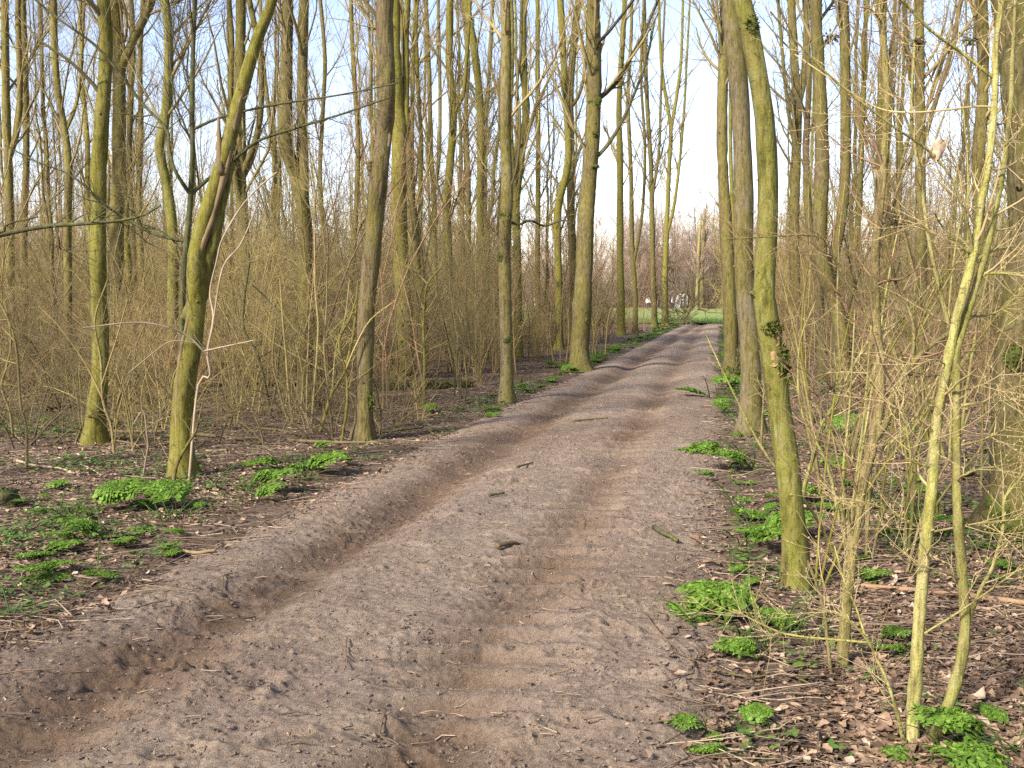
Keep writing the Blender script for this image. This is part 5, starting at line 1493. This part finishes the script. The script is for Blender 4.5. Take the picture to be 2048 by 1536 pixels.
for (px, py, w, lab) in (
    (1470, 1275, 130, "left half of the big feathery green clump below the scarred trunk"), (1560, 1270, 160, "dense middle of the big feathery green clump below the scarred trunk"), (1620, 1272, 90, "right end of the big feathery green clump, touching the sapling"),
    (1530, 1300, 90, "front of the big feathery green clump below the scarred trunk"),
    (1400, 1462, 75, "small feathery plant at the bottom, left of its twin"), (1497, 1464, 70, "bright small feathery plant at the bottom, right of its twin"), (1480, 1515, 80, "feathery plant cut by the bottom edge"), (1432, 1490, 40, "tiny feathery plant between the small twins and the bottom edge"),
    (1930, 1500, 150, "wide feathery clump at the foot of the pale shrub"), (2010, 1510, 150, "feathery clump in the bottom right corner"), (1995, 1460, 70, "small feathery plant above the corner clump"), (1890, 1525, 90, "feathery plant under the pale shrub's right stem"),
    (1755, 1262, 60, "small feathery plant between sapling and pale shrub"), (1810, 1300, 60, "feathery plant left against the pale shrub's stem"), (1615, 1330, 30, "tiny sprig below the big feathery clump"),
    (10, 1240, 100, "feathery clump cut by the left edge beside the track"), (140, 1040, 110, "bright feathery clump in the left green patch, farthest back"), (110, 985, 55, "feathery plant behind the left green patch"), (345, 1040, 100, "feathery plant at the left track edge, right end of the green patch"), (300, 1048, 70, "feathery plant left next to the green patch's right end"),
    (180, 1140, 90, "bright feathery clump at the front of the left green patch"), (120, 1165, 70, "feathery clump nearest the track in the left green patch"), (190, 1160, 60, "small feathery plant at the front corner of the left green patch"), (75, 1120, 70, "feathery plant in the middle of the left green patch"), (30, 1110, 60, "feathery plant at the left rim of the green patch"),
    (215, 1080, 80, "feathery plant at the heart of the left green patch"), (40, 1160, 60, "small feathery plant at the lower left of the green patch"), (270, 1090, 60, "feathery plant right of the green patch's heart"), (320, 1080, 60, "low feathery plant below the green patch's right end"), (170, 1095, 60, "feathery plant left of the green patch's heart"),
    (425, 980, 100, "bright feathery clump just right of the leaning tree's foot"), (490, 985, 90, "darker feathery clump right of the leaning tree's clump"), (500, 1005, 60, "small feathery plant at the track edge below the leaning tree"), (570, 940, 70, "feathery plant between leaning tree and ridged tree, left one"), (630, 935, 70, "feathery plant between leaning tree and ridged tree, right one"), (605, 960, 80, "feathery plant at the track edge below the pair"),
    (625, 905, 50, "small feathery plant behind the pair"), (515, 925, 50, "dull feathery plant left of the pair"), (690, 930, 40, "small feathery plant left of the ridged tree's foot, on the track edge"),
    (1500, 1072, 110, "feathery clump left of the scarred trunk, low"), (1480, 1025, 90, "feathery clump left of the scarred trunk, upper"), (1540, 1010, 60, "feathery plant against the left side of the scarred trunk"), (1490, 1100, 90, "flat feathery clump left of the scarred trunk's foot"), (1545, 1085, 60, "feathery plant touching the scarred trunk's foot"),
    (1500, 935, 90, "feathery clump below the middle trunk, right one"), (1460, 905, 90, "feathery clump below the middle trunk, left one"), (1440, 965, 50, "low feathery plant on the track edge below the middle trunk"), (1455, 785, 60, "feathery clump at the foot of the first right hand trunk, upper"), (1455, 800, 70, "feathery clump at the foot of the first right hand trunk, lower"),
    (1460, 830, 50, "small feathery plant left of the middle trunk"), (1450, 1175, 40, "sprig on the track edge left of the scarred trunk"), (1475, 1180, 45, "small feathery sprig below the scarred trunk"),
    (1760, 1030, 90, "feathery clump right of the ribbed sapling, upper"), (1790, 1050, 110, "feathery clump right of the ribbed sapling, lower"), (1700, 880, 80, "dull feathery clump behind the ribbed sapling"), (1650, 1000, 80, "feathery clump right of the scarred trunk"), (1620, 935, 60, "feathery plant right behind the scarred trunk"), (1740, 1110, 60, "small feathery plant beside the ribbed sapling"), (1820, 1100, 60, "feathery plant behind the pale shrub's left stem"),
    (1670, 985, 60, "small feathery plant left of the ribbed sapling"), (1880, 1030, 60, "feathery plant between the pale shrub's stems"), (2020, 1130, 60, "feathery plant before the thick right edge tree"), (2035, 1310, 50, "feathery sprig at the right edge"), (1780, 985, 60, "dark feathery plant behind the ribbed sapling's clumps")):
    herb(px, py, w, lab)
# strips of small plants along both far edges of the track
n = 0
while n < 165:
    y = 13 + 46 * rp_.random() ** 1.1
    left = rp_.random() < 0.55
    off = abs(rp_.normal(0, 0.35)) + 0.05
    x = xl(y) - off if left else xr(y) + off
    px = to_px(x, y); py = 597 + F * EYE / y
    if left and y < 16 and rp_.random() < 0.6: continue
    if left and y < 20 and vn(y * 0.35, 2.0, 11) < 0.42: continue
    if not left and px > 1455: continue
    sd_ = "left" if left else "right"
    herb(px, py, rp_.uniform(0.22, 0.5) * F / y * 0.75, f"one of the small green plants along the {sd_} edge of the far track", f"small plants along the {sd_} track edge")
    n += 1

# ragged small growth near the camera: right verge, left green patch and under the shrubs
n = 0
while n < 75:
    q = rp_.random()
    if q < 0.45: px, py = rp_.uniform(1395, 1530), rp_.uniform(775, 1190); nm = "right verge by the three trunks"
    elif q < 0.75: px, py = rp_.uniform(-10, 420), rp_.uniform(985, 1170); nm = "left green patch"
    else: px, py = rp_.uniform(1600, 2040), rp_.uniform(880, 1150); nm = "ground behind the pale shrub"
    g = G(px, py)
    if float(in_track(g[0], g[1])) > -0.1: continue
    herb(px, py, rp_.uniform(18, 48) * (py - 500) / 480, f"one of the small green sprigs on the {nm}", f"small sprigs on the {nm}"); n += 1

# ------------------------------------------------------------------ people and goal on the meadow
def person(px, py, label, shirt, trousers, Yb=None, h=1.7, face=0.0, step=0.2):
    g = G(px, py); root = empty("person", (g[0], g[1], 0.1)); root.rotation_euler = (0, 0, face)
    root.scale = (h / 1.75,) * 3
    tag(root, label, "person", None)
    def skin(name, verts, edges, radii, mat, parent):
        me = bpy.data.meshes.new(name); me.from_pydata(verts, edges, []); me.materials.append(mat)
        o = bpy.data.objects.new(name, me); COL.objects.link(o); o.parent = parent
        sk = o.modifiers.new("skin", 'SKIN'); su = o.modifiers.new("smooth", 'SUBSURF'); su.levels = su.render_levels = 1
        sv = me.skin_vertices[0].data
        for q, r in zip(sv, radii): q.radius = r if isinstance(r, tuple) else (r, r)
        sv[0].use_root = True
        return o
    hipL, hipR = (-0.09, 0, 0.90), (0.09, 0, 0.90)
    kL, kR = (-0.10, -step * 0.6, 0.48), (0.10, step * 0.35, 0.48)
    aL, aR = (-0.10, -step * 0.7, 0.08), (0.10, step, 0.08)
    tL, tR = (-0.11, -step * 0.7 - 0.16, 0.03), (0.11, step - 0.16, 0.03)
    sL, sR = (-0.19, 0, 1.42), (0.19, 0, 1.42)
    eL, eR = (-0.26, 0.06, 1.14), (0.26, 0.02, 1.14)
    wL, wR = (-0.25, -0.10, 0.92), (0.26, -0.14, 0.94)
    hL, hR = (-0.24, -0.17, 0.84), (0.25, -0.21, 0.86)
    V = [(0, 0, 0.95), (0, 0, 1.18), (0, 0, 1.40), (0, -0.01, 1.50), (0, -0.02, 1.60), (0, -0.02, 1.70), sL, eL, wL, hL, sR, eR, wR, hR, hipL, kL, aL, tL, hipR, kR, aR, tR]
    E = [(0, 1), (1, 2), (2, 3), (3, 4), (4, 5), (2, 6), (6, 7), (7, 8), (8, 9), (2, 10), (10, 11), (11, 12), (12, 13), (0, 14), (14, 15), (15, 16), (16, 17), (0, 18), (18, 19), (19, 20), (20, 21)]
    Rr = [(0.15, 0.10), (0.14, 0.095), (0.15, 0.10), 0.055, (0.078, 0.095), (0.07, 0.08), 0.06, 0.045, 0.032, 0.04, 0.06, 0.045, 0.032, 0.04, 0.085, 0.06, 0.042, 0.035, 0.085, 0.06, 0.042, 0.035]
    skin("body", V, E, Rr, M_SKIN, root)
    skin("shirt", [(0, 0, 0.92), (0, 0, 1.18), (0, 0, 1.41), sL, eL, (-0.25, -0.07, 0.97), sR, eR, (0.26, -0.10, 0.98)], [(0, 1), (1, 2), (2, 3), (3, 4), (4, 5), (2, 6), (6, 7), (7, 8)],
         [(0.175, 0.125), (0.165, 0.12), (0.17, 0.12), 0.078, 0.06, 0.05, 0.078, 0.06, 0.05], shirt, root)
    skin("trousers", [(0, 0, 0.97), hipL, kL, (aL[0], aL[1], 0.13), hipR, kR, (aR[0], aR[1], 0.13)], [(0, 1), (1, 2), (2, 3), (0, 4), (4, 5), (5, 6)], [(0.165, 0.115), 0.10, 0.078, 0.06, 0.10, 0.078, 0.06], trousers, root)
    skin("hair", [(0, 0.02, 1.66), (0, 0.015, 1.74)], [(0, 1)], [(0.088, 0.10), (0.06, 0.07)], M_HAIR, root)


M_SKIN = flat("skin", (0.5, 0.32, 0.24)); M_HAIR = flat("dark hair", (0.06, 0.04, 0.03))
ORG = flat("orange shirt", (0.80, 0.16, 0.05)); WHT = flat("white cloth", (0.8, 0.8, 0.8)); NVY = flat("dark cloth", (0.03, 0.032, 0.05)); RED = flat("red cloth", (0.6, 0.06, 0.04))
person(1053, 619, "leftmost person in an orange shirt far behind the thicket", ORG, WHT, face=0.6, h=1.65)
person(1068, 622, "second person in an orange shirt and white shorts behind the thicket", ORG, WHT, face=2.4)
person(1112, 625, "person in a red orange shirt behind the stout trackside tree's left", RED, NVY, face=-0.7)
person(1296, 622, "person in a dark suit with white top on the meadow", WHT, NVY, face=0.3)
person(1344, 622, "person in white shirt behind the tall V tree", WHT, NVY, face=1.3, step=0.35)

GRY = flat('weathered white paint', (0.5, 0.5, 0.5))


def goal():
    g = G(1370, 619); root = empty("goal", (g[0], g[1], 0.1)); root.rotation_euler = (0, 0, R_(72)); tag(root, "white goal frame with net on the meadow by the tall V", "goal")
    W, H, D = 2.1, 2.0, 1.2
    o0 = np.zeros(3)
    def bar(name, pts, r, mat=GRY):
        mb = MB(); mb.tubes(catmull(np.array(pts, float), 8), np.full(8, r), 8, cap=True); mb.obj(name, mat, root, o0)
    bar("post", [(-W, 0, 0), (-W, 0, H)], 0.05); bar("post", [(W, 0, 0), (W, 0, H)], 0.05); bar("crossbar", [(-W, 0, H), (W, 0, H)], 0.05)
    for s_ in (-1, 1): bar("side_frame", [(s_ * W, 0, H), (s_ * W, D * 0.6, H), (s_ * W, D, 0.05)], 0.04)
    bar("base_bar", [(-W, D, 0.05), (W, D, 0.05)], 0.04)
    mb = MB()
    for x in np.linspace(-W, W, 27): mb.tubes(np.array([[x, 0, H], [x, D * 0.6, H], [x, D, 0.05]]), np.full(3, 0.004), 3)
    for v in np.linspace(0, 1, 13):
        p = np.array([0, D * 0.6, H]) * (1 - v) + np.array([0, D, 0.05]) * v
        mb.tubes(np.array([[-W, p[1], p[2]], [0, p[1], p[2]], [W, p[1], p[2]]]), np.full(3, 0.004), 3)
    for s_ in (-1, 1):
        for v in np.linspace(0, 1, 9): mb.tubes(np.array([[s_ * W, 0, H * v], [s_ * W, D * 0.4, H * v], [s_ * W, D * (1 - 0.4 * v), H * v]]), np.full(3, 0.004), 3)
    mb.obj("net", GRY, root, o0)


goal()
